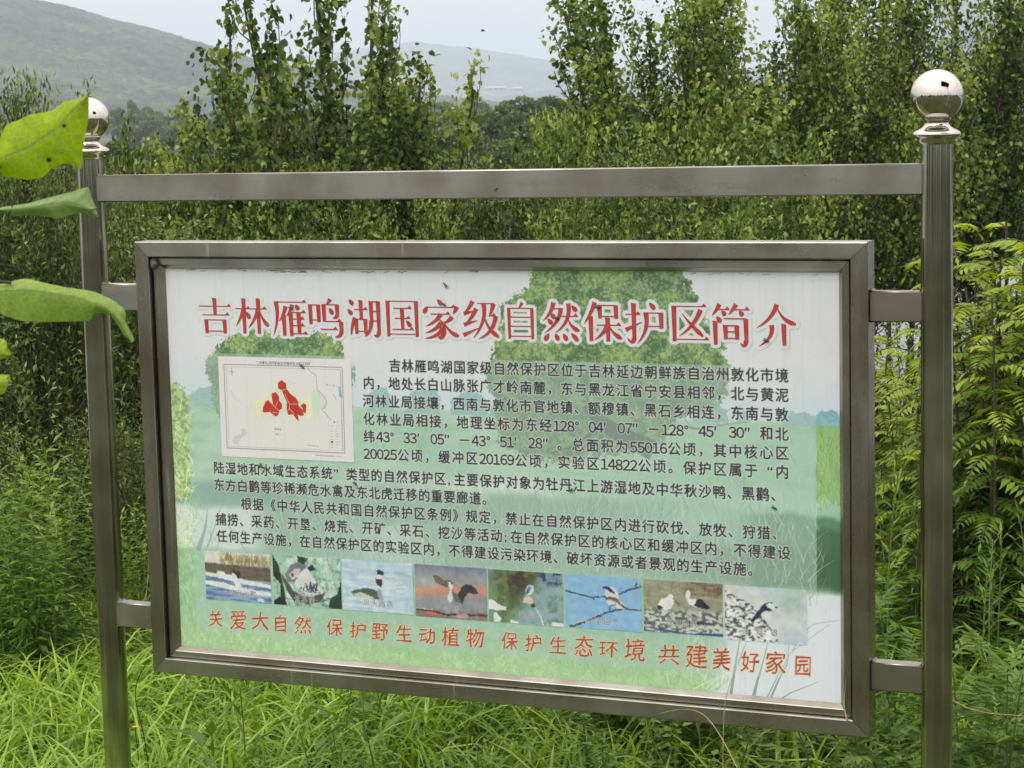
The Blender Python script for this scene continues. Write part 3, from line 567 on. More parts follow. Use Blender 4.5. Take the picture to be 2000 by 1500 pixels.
MUG = [herb(220 + i, .5, 22, .125, 7, .26) for i in range(4)]; TALL = [herb(230 + i, .9, 44, .125, 3, .27) for i in range(3)]; SPIKY = [herb(240 + i, .6, 40, .10, 1, .16, up=.9) for i in range(3)]
def herbs(name, protos, spots, label, cat, group, hb):
    for a, d, h in spots:
        root = empty(name, ground_at(a, d), rr.uniform(0, 6)); s = h / hb; root.scale = (s, s, s); tag(root, label, cat, group); root.rotation_euler.x = rr.uniform(-.12, .12); root.rotation_euler.y = rr.uniform(-.12, .12)
        for m, nm in zip(protos[rr.randrange(len(protos))], ('stem', 'leaves')): link(nm, m, root)
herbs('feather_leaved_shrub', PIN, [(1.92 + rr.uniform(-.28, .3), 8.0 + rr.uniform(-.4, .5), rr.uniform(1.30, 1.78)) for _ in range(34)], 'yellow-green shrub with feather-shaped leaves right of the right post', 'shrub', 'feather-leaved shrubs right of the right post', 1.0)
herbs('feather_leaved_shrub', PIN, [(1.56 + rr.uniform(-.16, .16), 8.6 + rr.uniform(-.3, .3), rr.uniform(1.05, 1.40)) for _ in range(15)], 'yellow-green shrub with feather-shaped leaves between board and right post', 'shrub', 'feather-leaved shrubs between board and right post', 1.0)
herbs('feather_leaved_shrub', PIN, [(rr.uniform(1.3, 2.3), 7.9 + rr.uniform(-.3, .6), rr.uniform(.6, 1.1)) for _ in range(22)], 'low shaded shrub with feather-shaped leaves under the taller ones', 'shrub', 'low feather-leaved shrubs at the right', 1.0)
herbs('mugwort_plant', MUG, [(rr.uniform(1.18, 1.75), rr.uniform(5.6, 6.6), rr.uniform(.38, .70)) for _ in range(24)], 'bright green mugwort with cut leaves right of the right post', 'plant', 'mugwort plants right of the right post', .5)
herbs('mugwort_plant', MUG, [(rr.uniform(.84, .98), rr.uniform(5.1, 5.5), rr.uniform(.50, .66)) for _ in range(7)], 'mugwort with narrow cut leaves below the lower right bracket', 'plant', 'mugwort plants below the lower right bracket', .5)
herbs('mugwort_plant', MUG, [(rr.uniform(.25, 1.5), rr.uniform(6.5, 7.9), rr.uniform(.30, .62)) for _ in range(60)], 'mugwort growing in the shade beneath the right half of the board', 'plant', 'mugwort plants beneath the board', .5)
herbs('nettle_like_herb', TALL, [(-1.86 + rr.uniform(-.16, .13), 7.95 + rr.uniform(-.2, .3), rr.uniform(.62, .98)) for _ in range(30)], 'tall leafy herb at the left edge above the grass', 'plant', 'tall herbs at the left edge', .9)
herbs('nettle_like_herb', TALL, [(rr.uniform(-1.75, -1.2), rr.uniform(8.2, 8.8), rr.uniform(.35, .7)) for _ in range(16)], 'leafy herb at the far edge of the grass, near the left post', 'plant', 'herbs at the far edge of the grass', .9)
herbs('spiky_herb', SPIKY, [(rr.uniform(1.25, 2.2), rr.uniform(7.0, 8.3), rr.uniform(.5, .95)) for _ in range(44)], 'dark spiky-leaved herb in the shade behind the right post', 'plant', 'spiky herbs behind the right post', .6)
herbs('spiky_herb', SPIKY, [(rr.uniform(-1.5, 1.3), rr.uniform(8.3, 8.9), rr.uniform(.4, .8)) for _ in range(22)], 'spiky-leaved herb behind the board at the edge of the grass', 'plant', 'spiky herbs behind the board', .6)

# grass -----------------------------------------------------
def grass(name, n, a0, a1, d0, d1, lo, hi, seed, wd=(.007, .0165), dens=None, clump=.75):
    g = np.random.default_rng(seed); a = g.uniform(a0, a1, n); d = g.uniform(d0, d1, n)
    if dens is not None: k = g.random(n) < dens(a, d); a, d = a[k], d[k]; n = len(a)
    cl = vnoise(64, 64, 5, g); ca = cl[np.clip(((a - a0) / (a1 - a0) * 63).astype(int), 0, 63), np.clip(((d - d0) / (d1 - d0) * 63).astype(int), 0, 63)]
    x, y = world(a, d); z = height(a, d); an = g.uniform(0, 2 * math.pi, n); H = g.uniform(lo, hi, n) * (clump + (1 - clump) * 2 * ca); bend = g.uniform(.2, 1.15, n) * H; w = g.uniform(*wd, n)
    S = 6; t = np.linspace(0, 1, S)[None, :, None]; dirv = np.stack([np.cos(an), np.sin(an), 0 * an], 1)[:, None]; sd = np.stack([-np.sin(an), np.cos(an), 0 * an], 1)[:, None]
    B = np.stack([x, y, z - .01], 1)[:, None]; curl = g.uniform(.15, .85, n)[:, None, None]
    Cn = B + dirv * (bend[:, None, None] * t ** 1.8) + np.array([0, 0, 1.]) * (H[:, None, None] * (t - curl * t ** 3.2))
    ww = w[:, None, None] * .5 * (1 - t ** 2.4) * (.55 + .45 * np.minimum(t * 4, 1)); tw = g.uniform(-.5, .5, n)[:, None, None]
    off = sd * ww + np.array([0, 0, 1.]) * ww * tw
    V = np.stack([Cn - off, Cn + off], 2).reshape(-1, 3); b = (np.arange(n) * S * 2)[:, None, None] + (np.arange(S - 1) * 2)[None, :, None] + np.array([0, 1, 3, 2])
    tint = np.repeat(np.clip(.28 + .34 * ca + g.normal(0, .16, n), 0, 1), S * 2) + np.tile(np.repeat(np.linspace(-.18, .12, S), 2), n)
    o = link(name, mesh_np(name, V, b.reshape(-1, 4), [GRASSM], tint=np.clip(tint, 0, 1))); tag(o, kind='stuff'); return o
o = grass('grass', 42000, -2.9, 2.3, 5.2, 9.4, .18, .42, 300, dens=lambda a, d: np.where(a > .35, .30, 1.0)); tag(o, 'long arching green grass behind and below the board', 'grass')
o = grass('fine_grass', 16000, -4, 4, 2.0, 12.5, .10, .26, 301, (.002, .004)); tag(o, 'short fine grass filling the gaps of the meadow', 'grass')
# leafy litter of the thicket floor: low ground cover
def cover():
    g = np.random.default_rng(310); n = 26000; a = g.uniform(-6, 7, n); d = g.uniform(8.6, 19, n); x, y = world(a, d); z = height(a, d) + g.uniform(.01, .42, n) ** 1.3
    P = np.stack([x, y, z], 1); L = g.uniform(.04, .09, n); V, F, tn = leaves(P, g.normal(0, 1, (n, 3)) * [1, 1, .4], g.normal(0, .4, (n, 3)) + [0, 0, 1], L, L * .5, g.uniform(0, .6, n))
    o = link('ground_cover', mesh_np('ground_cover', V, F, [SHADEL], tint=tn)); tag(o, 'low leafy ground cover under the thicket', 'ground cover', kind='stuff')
cover()

# broad-leaved weeds scattered through the grass
DOCK = [herb(260 + i, .34, 9, .16, 1, .34, up=1.3) for i in range(3)]; CLOV = [herb(270 + i, .22, 26, .05, 3, .62, up=.3) for i in range(3)]
herbs('broad_leaved_weed', DOCK, [(rr.uniform(-2.1, 1.2), rr.uniform(6.0, 8.2), rr.uniform(.26, .42)) for _ in range(26)], 'broad-leaved weed standing among the grass below the board', 'plant', 'broad-leaved weeds in the grass', .34)
herbs('small_leaved_weed', CLOV, [(rr.uniform(-1.2, 1.5), rr.uniform(6.0, 7.8), rr.uniform(.22, .36)) for _ in range(60)], 'low small-leaved weed growing among the grass below the board', 'plant', 'small-leaved weeds in the grass', .22)
PHOTOS = [(92, 799, 212, 139, 'small printed photograph of a diving duck on blue water'), (312, 797, 213, 141, 'small printed photograph of a bird on its nest in branches'),
 (529, 797, 217, 141, 'small printed photograph of a crested grebe swimming'), (751, 797, 213, 143, 'small printed photograph of a heron landing with wings spread'),
 (969, 798, 215, 142, 'small printed photograph of a kingfisher on a lotus pod'), (1190, 797, 212, 141, 'small printed photograph of a shrike on a twig against blue sky'),
 (1408, 797, 214, 137, 'small printed photograph of two white storks on stony ground'), (1628, 798, 214, 141, 'small printed photograph of a wagtail on a gravel slope')]
CAPTIONS = ['中华秋沙鸭', '长耳鸮', '凤头䴙䴘', '苍鹭', '翠鸟', '红尾伯劳', '东方白鹳', '白鹡鸰']
MAPBOX = (162, 244, 416, 282)

def paint_print():
    rng = np.random.default_rng(7)
    c = Canvas(PW, PH, DPM, (.842, .866, .876)); U, V = c.U, c.V; H, W = c.h, c.w; K = DPM
    N = lambda cell, o=4, cx=None: fnoise(H, W, cell * K, rng, o, cx * K if cx else None)
    # sky turning pale blue towards the far trees, meadow below
    c.mix(sstep(230, 378, V) * .55, (.76, .86, .90))
    meadow = sstep(376, 392, V + 10 * N(60, 3))
    g1, g2 = N(120, 4, 260), N(22, 4, 60)
    c.mix(meadow, (.62, .80, .66)); c.mix(meadow * sstep(.35, .75, g1) * .75, (.76, .87, .76)); c.mix(meadow * sstep(.5, .8, g2) * .5, (.50, .70, .56))
    # bands of reed shade and water
    band = lambda a, b, s=14: sstep(a - s, a + s, V + 40 * (N(90, 3) - .5)) * (1 - sstep(b - s, b + s, V + 40 * (N(90, 3) - .5)))
    c.mix(band(590, 800) * sstep(30, 260, U + 0 * V) * .75, (.48, .61, .56))
    c.mix(band(660, 800, 20) * (1 - sstep(240, 330, U)) * .9, (.84, .89, .89)); c.mix(band(690, 805, 14) * np.exp(-((U - 690) / 110) ** 2) * .8, (.80, .87, .85))
    c.mix(band(545, 600, 14) * sstep(600, 900, U) * (1 - sstep(1100, 1300, U)) * .7, (.86, .90, .86))
    c.mix(band(600, 665) * (1 - sstep(300, 460, U)) * .7, (.38, .55, .50))
    c.mix(band(700, 800, 8) * sstep(1400, 1560, U) * .75, (.46, .54, .50))
    c.mix(band(560, 690, 20) * sstep(1250, 1500, U) * .6, (.66, .83, .76))
    pool = sstep(795, 812, V) * sstep(1590, 1680, U + 60 * (N(50, 3) - .5) + (V - 800) * .15)
    grass = sstep(785, 805, V) * (1 - pool)
    c.mix(grass * .8, (.55, .74, .60)); c.mix(grass * sstep(960, 1080, V) * .7, (.70, .84, .62)); c.mix(grass * sstep(.45, .7, N(16, 3)) * .35, (.80, .90, .76))
    c.mix(pool, (.86, .90, .92))
    # far bluish trees
    for u0, u1, v0 in ((622, 700, 318), (742, 842, 318), (868, 980, 322), (980, 1020, 350), (1545, 1640, 330), (1660, 1700, 352), (1780, 1870, 345), (1860, 1935, 338), (66, 170, 330)):
        m = ragged(c, [(u0, 384), (u0 + 4, v0 + 22), (u0 + (u1 - u0) * .3, v0 + 4), (u0 + (u1 - u0) * .7, v0), (u1 - 3, v0 + 20), (u1, 384)], rng, 5, 10)
        c.mix(m * .85, (.52, .71, .75)); c.mix(m * sstep(.5, .65, N(8, 2)) * .4, (.44, .63, .62))
    # left bank bush, bright and yellowish
    m = ragged(c, [(-9, 330), (30, 318), (52, 345), (75, 370), (70, 420), (52, 470), (62, 560), (60, 640), (-9, 660)], rng, 9, 16)
    c.mix(m * .85, (.70, .80, .55)); c.mix(m * sstep(.45, .6, N(9, 3)) * .6, (.42, .57, .38))
    # the two trees
    tr_big = [(1034, 84), (1060, 60), (1108, 43), (1116, -5), (1525, -5), (1540, 30), (1566, 62), (1560, 100), (1610, 130), (1642, 170), (1640, 219), (1650, 300), (1600, 352), (1500, 372), (1470, 440), (1404, 470), (1330, 480), (1206, 500), (1100, 500), (1000, 460), (1010, 400), (1000, 330), (970, 300), (995, 219), (1012, 150)]
    tr_small = [(118, 262), (140, 238), (170, 205), (215, 180), (290, 170), (350, 176), (440, 172), (520, 180), (552, 206), (566, 246), (590, 270), (565, 420), (150, 420), (132, 330)]
    for pts, dark in ((tr_big, 1), (tr_small, .9)):
        b0 = boxblur(c.polymask(pts).astype(np.float32), 22 * K); b0 = boxblur(b0, 10 * K)
        m = sstep(.47, .56, b0 + (N(34, 3) - .5) * .42 + (N(6, 2) - .5) * .62) * .93
        m *= 1 - sstep(.66, .74, N(11, 3)) * (1 - .6 * sstep(.7, 1, b0))
        c.mix(m, (.45, .58, .38)); l = N(30, 4)
        c.mix(m * sstep(.50, .62, l) * .7, (.60, .71, .42)); c.mix(m * sstep(.50, .36, l) * .75, (.30, .43, .29))
        c.mix(m * sstep(.48, .72, N(5, 2)) * .5, (.76, .84, .66)); c.mix(m * sstep(.48, .72, N(6, 2)) * .5, (.27, .39, .27))
        c.mix(m * sstep(210, 300, V) * .35, (.34, .44, .36))
    c.line([(1262, 345), (1290, 385), (1330, 410), (1392, 440), (1440, 460)], 30, (.30, .33, .33), .85, 52)
    c.line([(1300, 395), (1262, 430), (1210, 462), (1150, 480)], 12, (.34, .38, .34), .8, 3)
    c.line([(1465, 440), (1480, 390), (1560, 400), (1640, 385), (1690, 378)], 12, (.42, .50, .42), .7, 2)
    c.line([(1560, 372), (1640, 352), (1720, 318)], 3, (.5, .6, .56), .6, 1)
    c.line([(1500, 340), (1545, 398), (1620, 402)], 4, (.4, .48, .42), .5, 2)
    # right bank, bright strip and dark reflection
    c.mix(sstep(1858, 1874, U) * sstep(376, 384, V) * (1 - sstep(560, 600, V + 50 * (N(30, 3) - .5))) * .8, (.56, .72, .46))
    c.mix(sstep(1640, 1760, U) * band(610, 800, 10) * .6, (.24, .40, .26))
    c.mix(band(640, 790, 8) * (U > 1866) * .6, (.26, .40, .27))
    # grass strokes
    L1 = [(.86, .93, .84), (.74, .86, .70), (.44, .62, .46), (.36, .54, .40)]; L2 = [(.88, .95, .70), (.66, .84, .50), (.52, .74, .40)]
    c.blades(900, 40, 1900, 420, 800, 46, L1, rng, .5, .5, 2.6); c.blades(1500, 300, 1880, 600, 860, 60, L1, rng, .62, .35, 3.2)
    c.blades(1300, 20, 1640, 960, 1090, 30, L2, rng, .6, .8, 3); c.blades(220, 0, 70, 560, 1085, 60, L2, rng, .5, .5, 3)
    c.blades(150, 0, 66, 400, 800, 36, [(.93, .97, .80), (.84, .92, .66)], rng, .8, 1.2, 5)
    c.blades(120, 1868, 1930, 400, 600, 40, [(.36, .58, .24), (.72, .86, .5)], rng, .5, .3, 2.6); c.blades(90, 1500, 1800, 940, 1090, 90, [(.90, .96, .92), (.80, .9, .84)], rng, .6, .5, 4)
    for q in ((1640, 1085, 1662, 960, 1674, 880, 9), (1700, 1085, 1724, 1000, 1750, 900, 9), (1745, 1085, 1790, 990, 1800, 890, 6), (1735, 1085, 1800, 960, 1900, 880, 3), (1770, 1085, 1830, 1050, 1870, 1030, 4), (1660, 1000, 1690, 930, 1720, 880, 3), (1840, 900, 1870, 880, 1926, 868, 2.5), (1802, 960, 1830, 915, 1850, 902, 2.5)):
        c.line([q[0:2], ((q[0] + q[2]) / 2, (q[1] + q[3]) / 2 - 4), q[2:4], q[4:6]], q[6], (.50, .64, .55), .85, 1)
    # bare trunks standing in the left-hand water
    for q in ((70, 800, 96, 740, 108, 680, 16), (100, 790, 128, 730, 150, 668, 5), (150, 700, 190, 740, 232, 800, 3), (262, 700, 282, 740, 300, 800, 3)):
        c.line([q[0:2], q[2:4], q[4:6]], q[6], (.36, .50, .44), .6, 2)
    # the pale translucent panel behind the text
    r = 34; x0, x1, y0, y1 = 56, 1868, 236, 1030
    dx = np.maximum(np.maximum(x0 + r - U, U - (x1 - r)), 0); dy = np.maximum(np.maximum(y0 + r - V, V - (y1 - r)), 0)
    corner = (U < 400) & (V > 800)
    pan = np.where(corner, np.hypot(dx, dy) < r, (U > x0) & (U < x1) & (V > y0) & (V < y1)).astype(np.float32)
    lum = c.a.mean(2); flat = pan * (1 - sstep(.80, .86, lum) * .9) * (.44 + .14 * N(70, 3))
    c.mix(flat, (.68, .795, .75))
    c.a *= (.985 + .03 * N(160, 3))[..., None]
    # --- the map sheet
    mx, my, mw, mh = MAPBOX
    c.poly([(mx, my), (mx + mw, my), (mx + mw, my + mh), (mx, my + mh)], (.865, .872, .868))
    def frame(a, b, p, q, w, col):
        for l in (((a, b), (p, b)), ((a, q), (p, q)), ((a, b), (a, q)), ((p, b), (p, q))): c.line([l[0], l[1]], w, col)
    frame(180, 267, 551, 502, 1.8, (.42, .43, .45)); frame(186, 273, 545, 496, .9, (.6, .6, .62))
    reg = [(259, 368), (275, 362), (300, 360), (290, 342), (300, 336), (312, 352), (322, 330), (345, 330), (349, 311), (362, 303), (378, 312), (385, 330), (408, 330), (412, 352), (424, 366), (438, 348), (443, 325), (452, 334), (478, 332), (502, 363), (500, 378), (478, 384), (476, 404), (462, 400), (440, 414), (424, 410), (414, 432), (406, 440), (392, 432), (384, 416), (362, 400), (350, 412), (330, 400), (312, 408), (288, 422), (268, 408), (256, 390)]
    c.poly(reg, (.80, .87, .80)); c.mix(c.polymask(reg) * (1 - sstep(18, 60, np.abs(U - 300))) * .7, (.90, .89, .76)); c.mix(c.polymask(reg) * (1 - sstep(16, 50, np.abs(U - 400))) * .5, (.90, .89, .77)); c.mix(c.polymask([(424, 366), (438, 348), (443, 325), (452, 334), (456, 400), (440, 414), (424, 410)]) * .8, (.91, .90, .74))
    red = (.72, .24, .20); RD = [[(328, 345), (342, 340), (352, 352), (352, 364), (360, 372), (360, 386), (346, 392), (334, 382), (330, 364)], [(308, 368), (318, 362), (352, 392), (346, 404), (338, 408), (322, 396), (306, 398), (298, 396), (300, 384)],
      [(350, 314), (362, 306), (376, 316), (376, 330), (388, 344), (404, 354), (412, 366), (412, 376), (424, 386), (428, 402), (416, 404), (408, 400), (412, 418), (402, 412), (394, 400), (378, 402), (374, 386), (376, 366), (366, 346), (362, 334), (350, 330)], [(418, 376), (428, 368), (436, 372), (434, 398), (426, 392), (424, 382)]]
    for q in RD:
        m = c.polymask(q); c.mix(dilate(m, 3 * K) * .5, (.92, .88, .76))
    for q in RD: c.mix(c.polymask(q).astype(np.float32), red)
    for l in (((318, 364), (350, 392)), ((346, 366), (338, 386)), ((364, 334), (378, 330)), ((370, 344), (384, 372), (382, 384), (398, 400)), ((384, 372), (408, 372)), ((376, 392), (384, 382)), ((330, 396), (344, 398))):
        c.line(l, 1.8, (.92, .70, .62))
    c.line([(445, 272), (458, 284), (470, 290), (472, 329), (490, 345), (500, 362), (496, 376), (482, 384), (494, 392), (500, 400), (511, 412)], 1.6, (.55, .58, .56)); c.poly([(538, 321), (545, 318), (548, 350), (538, 346)], (.55, .70, .84)); c.line([(528, 318), (540, 324)], 1.2, (.6, .7, .78))
    c.line([(200, 340), (206, 356), (222, 368), (236, 378)], 2.4, (.74, .76, .76), 1, .6); c.poly([(226, 446), (240, 446), (246, 458), (228, 470), (216, 486), (204, 490), (196, 480), (206, 468), (228, 460)], (.78, .80, .80))
    c.line([(205, 276), (205, 298)], 1.2, (.4, .4, .4)); c.line([(194, 287), (216, 287)], 1.2, (.4, .4, .4)); c.line([(520, 340), (530, 356)], 3, (.75, .77, .77)); c.line([(437, 484), (471, 486)], 1, (.5, .5, .5))
    for k in range(60):
        a, b = rng.uniform(190, 500), rng.uniform(278, 492); c.line([(a, b), (a + rng.uniform(4, 14), b + rng.uniform(-3, 3))], .7, (.74, .76, .77), .5)
    frame(504, 410, 543, 496, .6, (.72, .72, .74))
    for k in range(9):
        c.line([(508, 428 + k * 7.4), (516, 428 + k * 7.4)], 1.6 if k != 6 else 5, (.6, .6, .6) if k != 6 else (.25, .27, .27), .8)
        c.line([(522, 428 + k * 7.4), (536 - 4 * (k % 3), 428 + k * 7.4)], 1.5, (.62, .62, .62), .7)
    c.line([(458, 511), (518, 512)], 1.6, (.5, .5, .5)); c.line([(522, 512), (546, 513)], 1.2, (.6, .6, .6))
    def words(t, u0, u1, b, em, col, al=1):
        v, f = layout(t, u0, u1, b, em); m = rast(c, v, f, np.zeros((H, W), bool)); c.mix(m * al, col)
    words('吉林雁鸣湖国家级自然保护区功能区划图', 283, 454, 264, 9.4, (.30, .31, .31)); words('吉林省', 334, 354, 446, 6.2, (.42, .43, .43)); words('敦化市', 336, 354, 460, 5.6, (.5, .5, .5)); words('黑龙江省', 500, 526, 319, 6, (.5, .5, .52)); words('宁安市', 504, 522, 329, 5.2, (.62, .62, .64)); words('图例', 519, 533, 420, 5.4, (.45, .45, .45))
    # --- the eight little photographs
    def P(i):
        x, y, w, h, _ = PHOTOS[i]; q = Canvas(w, h, DPM, (.7, .7, .7)); q.n = lambda cell, o=3, cx=None: fnoise(q.h, q.w, cell * K, rng, o, cx * K if cx else None); return q
    def put(i, q):
        j1, j2 = (q.n(4, 2) - .5) * 4.6 * K, (q.n(4, 2) - .5) * 4.6 * K; yy, xx = np.mgrid[0:q.h, 0:q.w]
        q.a = q.a[np.clip(yy + j1, 0, q.h - 1).astype(int), np.clip(xx + j2, 0, q.w - 1).astype(int)] + ((q.n(2, 1) - .5) * .05 + (q.n(14, 2) - .5) * .10)[..., None]
        for ch_ in range(3): q.a[..., ch_] = boxblur(boxblur(q.a[..., ch_], 1), 1)
        q.a = q.a * .93 + .05
        x, y = PHOTOS[i][:2]; X, Y = int(x * K), int(y * K); c.a[Y:Y + q.h, X:X + q.w] = q.a
    W8, INK = (.87, .89, .88), (.16, .18, .20)
    q = P(0); q.mix(q.V < 32, (.84, .86, .80)); q.blades(190, 50, 212, 20, 36, 26, [(.52, .47, .28), (.70, .64, .42), (.40, .36, .22)], rng, .8, .12, 3)
    q.mix((q.V > 34 + q.U * .02), (.37, .35, .29)); q.mix((q.V > 34) * sstep(.5, .7, q.n(4, 3, 60)) * .5, (.46, .44, .38)); q.mix(q.V > 66 + q.U * .06, (.34, .46, .62)); q.mix((q.V > 66 + q.U * .06) * sstep(.45, .62, q.n(5, 3, 60)) * .9, (.58, .70, .82))
    q.poly([(0, 58), (34, 64), (40, 56), (60, 56), (66, 62), (84, 66), (90, 56), (96, 52), (104, 62), (112, 70), (130, 76), (212, 86), (212, 96), (120, 88), (60, 78), (0, 70)], W8); q.poly([(0, 84), (60, 88), (90, 96), (130, 100), (212, 108), (212, 118), (140, 116), (70, 106), (0, 96)], W8)
    q.poly([(94, 84), (98, 70), (112, 76), (118, 98), (104, 110), (96, 100)], W8); q.poly([(86, 54), (92, 48), (100, 54), (108, 52), (118, 58), (112, 70), (106, 76), (102, 66), (94, 60)], (.20, .19, .21)); q.line([(112, 57), (124, 58)], 1.6, (.5, .38, .36)); q.poly([(164, 128), (176, 124), (190, 130), (186, 136), (170, 134)], W8, .9); put(0, q)
    q = P(1); q.mix(q.n(26) * 0 + 1, (.62, .77, .70)); q.mix(sstep(.5, .7, q.n(24)) * .8, (.80, .89, .85)); q.mix(sstep(.55, .7, q.n(12)) * .6, (.36, .52, .42))
    q.poly([(0, 0), (18, 30), (26, 60), (36, 110), (40, 141), (22, 141), (22, 80), (0, 60)], (.19, .23, .20)); q.poly([(26, 50), (52, 84), (76, 118), (64, 130), (44, 100), (30, 70)], (.30, .33, .30)); q.poly([(0, 130), (20, 118), (40, 141), (0, 141)], (.14, .18, .18)); q.poly([(213, 60), (200, 100), (178, 112), (172, 141), (213, 141)], (.17, .24, .21))
    q.poly([(38, 54), (56, 26), (84, 14), (104, 22), (110, 40), (104, 56), (86, 64), (64, 74), (46, 74)], (.44, .47, .49)); q.poly([(50, 52), (70, 36), (88, 32), (80, 58), (58, 68)], (.78, .77, .74)); q.ell(62, 54, 4, 5, (.35, .25, .2)); q.poly([(66, 78), (90, 40), (108, 30), (128, 60), (158, 96), (130, 112), (92, 108)], (.82, .84, .84))
    for k in range(26): a = rng.uniform(84, 140); q.line([(a, 70 + rng.uniform(0, 20)), (a + rng.normal(0, 8), 100)], 3, INK, .8, 1)
    q.poly([(64, 100), (100, 114), (140, 108), (164, 96), (150, 122), (110, 134), (74, 128)], (.28, .31, .30)); q.poly([(110, 30), (124, 20), (136, 34), (116, 40)], INK); q.poly([(78, 0), (112, 4), (100, 22), (82, 16)], (.16, .24, .26))
    for k in range(34): a = rng.uniform(66, 160), rng.uniform(104, 136); q.line([a, (a[0] + rng.normal(0, 16), a[1] + rng.normal(0, 8))], 2, (.72, .76, .74) if k % 2 else INK, .7)
    for a in (150, 166, 180): q.line([(a, 0), (a + 4, 60), (a + 14, 90)], 3, (.78, .9, .84), .8)
    put(1, q)
    q = P(2); q.mix(q.U * 0 + 1, (.70, .81, .86)); q.mix(sstep(.42, .62, q.n(9, 3, 70)) * .8, (.82, .89, .91)); q.mix(sstep(.6, .75, q.n(6, 3, 60)) * .6, (.60, .74, .82))
    q.poly([(26, 88), (40, 84), (66, 76), (96, 78), (116, 88), (120, 104), (96, 106), (60, 100), (32, 98)], (.30, .36, .32)); q.poly([(32, 94), (56, 88), (100, 102), (84, 106), (44, 102)], (.72, .78, .72)); q.poly([(108, 74), (118, 80), (124, 106), (114, 108), (108, 92)], (.55, .65, .68)); q.poly([(104, 44), (112, 38), (122, 44), (124, 60), (120, 70), (110, 68), (104, 58)], (.26, .21, .21)); q.poly([(106, 36), (118, 34), (126, 42), (118, 50), (106, 48)], (.86, .88, .86)); q.poly([(108, 26), (114, 22), (128, 28), (128, 38), (108, 36)], (.18, .23, .27)); q.line([(124, 42), (140, 42)], 2.4, (.75, .74, .72)); q.ell(120, 124, 12, 2, (.5, .6, .64), .7); put(2, q)
    q = P(3); q.mix(q.U * 0 + 1, (.55, .58, .60)); q.mix(1 - sstep(8, 34, q.V + 14 * q.n(30)), (.46, .49, .58)); q.mix(np.exp(-((q.V - 72 + .06 * q.U) / 15) ** 2) * .9 * sstep(.2, .5, q.n(40)), (.82, .57, .44)); q.mix(sstep(118, 126, q.V), (.52, .47, .46)); q.ell(56, 131, 26, 6, (.80, .45, .34)); q.mix(np.exp(-(((q.U - 30) / 40) ** 2 + ((q.V - 45) / 16) ** 2)) * .6, (.72, .76, .78))
    q.poly([(54, 26), (64, 27), (78, 32), (98, 44), (106, 58), (100, 60), (84, 52), (62, 48)], (.36, .31, .26)); [q.line([(60 + k * 5, 30 + k), (66 + k * 6, 48 + k)], 1.4, (.70, .62, .52)) for k in range(6)]; q.poly([(98, 44), (106, 42), (112, 50), (110, 70), (112, 96), (100, 100), (96, 84), (104, 64)], (.84, .85, .85)); q.line([(98, 42), (106, 40), (112, 48)], 3, INK)
    q.poly([(130, 72), (140, 54), (152, 46), (170, 48), (184, 58), (188, 70), (176, 72), (158, 68), (146, 84), (142, 100), (126, 96), (118, 88)], (.22, .22, .25)); q.poly([(112, 66), (124, 74), (136, 90), (138, 96), (120, 98), (114, 84)], (.38, .38, .42)); q.line([(140, 92), (143, 112), (144, 122)], 2.2, (.5, .42, .38)); q.line([(0, 124), (50, 126), (90, 134), (130, 130), (213, 128)], 4, (.25, .22, .20), 1, 5); q.line([(0, 121), (50, 122)], 2.4, (.85, .85, .84)); q.poly([(118, 140), (124, 128), (150, 126), (160, 134), (150, 142)], (.78, .70, .66), .7)
    for k in range(12): a = rng.uniform(150, 210); q.line([(a, 124), (a + rng.normal(0, 8), 124 - rng.uniform(6, 18))], 1.2, (.38, .34, .32), .8)
    put(3, q)
    q = P(4); q.mix(q.U * 0 + 1, (.36, .47, .30)); q.mix(1 - sstep(0, 50, q.U + 20 * q.n(30)), (.42, .58, .58)); q.mix(np.exp(-(((q.U - 90) / 60) ** 2 + ((q.V - 20) / 60) ** 2)), (.26, .23, .20)); q.mix(sstep(.5, .65, q.n(16)) * .4, (.55, .63, .38)); q.mix(sstep(110, 190, q.U + .7 * q.V - 30 + 30 * q.n(30)) * .85, (.56, .70, .74)); q.mix(sstep(.6, .7, q.n(16)) * (q.U > 130) * .5, (.34, .46, .3)); q.mix((1 - sstep(14, 40, q.V + 10 * q.n(12))) * sstep(130, 160, q.U), (.46, .56, .66)); q.mix(sstep(.55, .6, q.n(9)) * (1 - sstep(20, 44, q.V)) * sstep(130, 160, q.U) * .9, (.16, .22, .30))
    q.poly([(0, 82), (10, 82), (28, 92), (52, 100), (50, 108), (24, 110), (0, 108)], W8); q.poly([(14, 116), (24, 118), (36, 132), (34, 142), (14, 142)], W8); q.poly([(60, 142), (64, 132), (76, 134), (88, 142)], W8); q.poly([(178, 132), (215, 132), (215, 142), (182, 142)], W8); q.line([(134, 94), (146, 112), (158, 142)], 4, (.78, .88, .86)); q.poly([(98, 82), (104, 68), (118, 64), (128, 72), (132, 86), (120, 88), (110, 84)], (.80, .76, .72)); q.poly([(122, 88), (132, 82), (134, 94), (126, 98)], (.25, .24, .22))
    q.poly([(108, 64), (108, 48), (114, 38), (122, 32), (132, 34), (132, 48), (126, 60), (116, 64)], (.82, .84, .85)); q.poly([(110, 60), (110, 48), (118, 38), (126, 40), (118, 56)], (.30, .46, .64)); q.line([(118, 34), (134, 36)], 3, (.25, .33, .42)); q.line([(110, 62), (112, 50)], 2, INK); put(4, q)
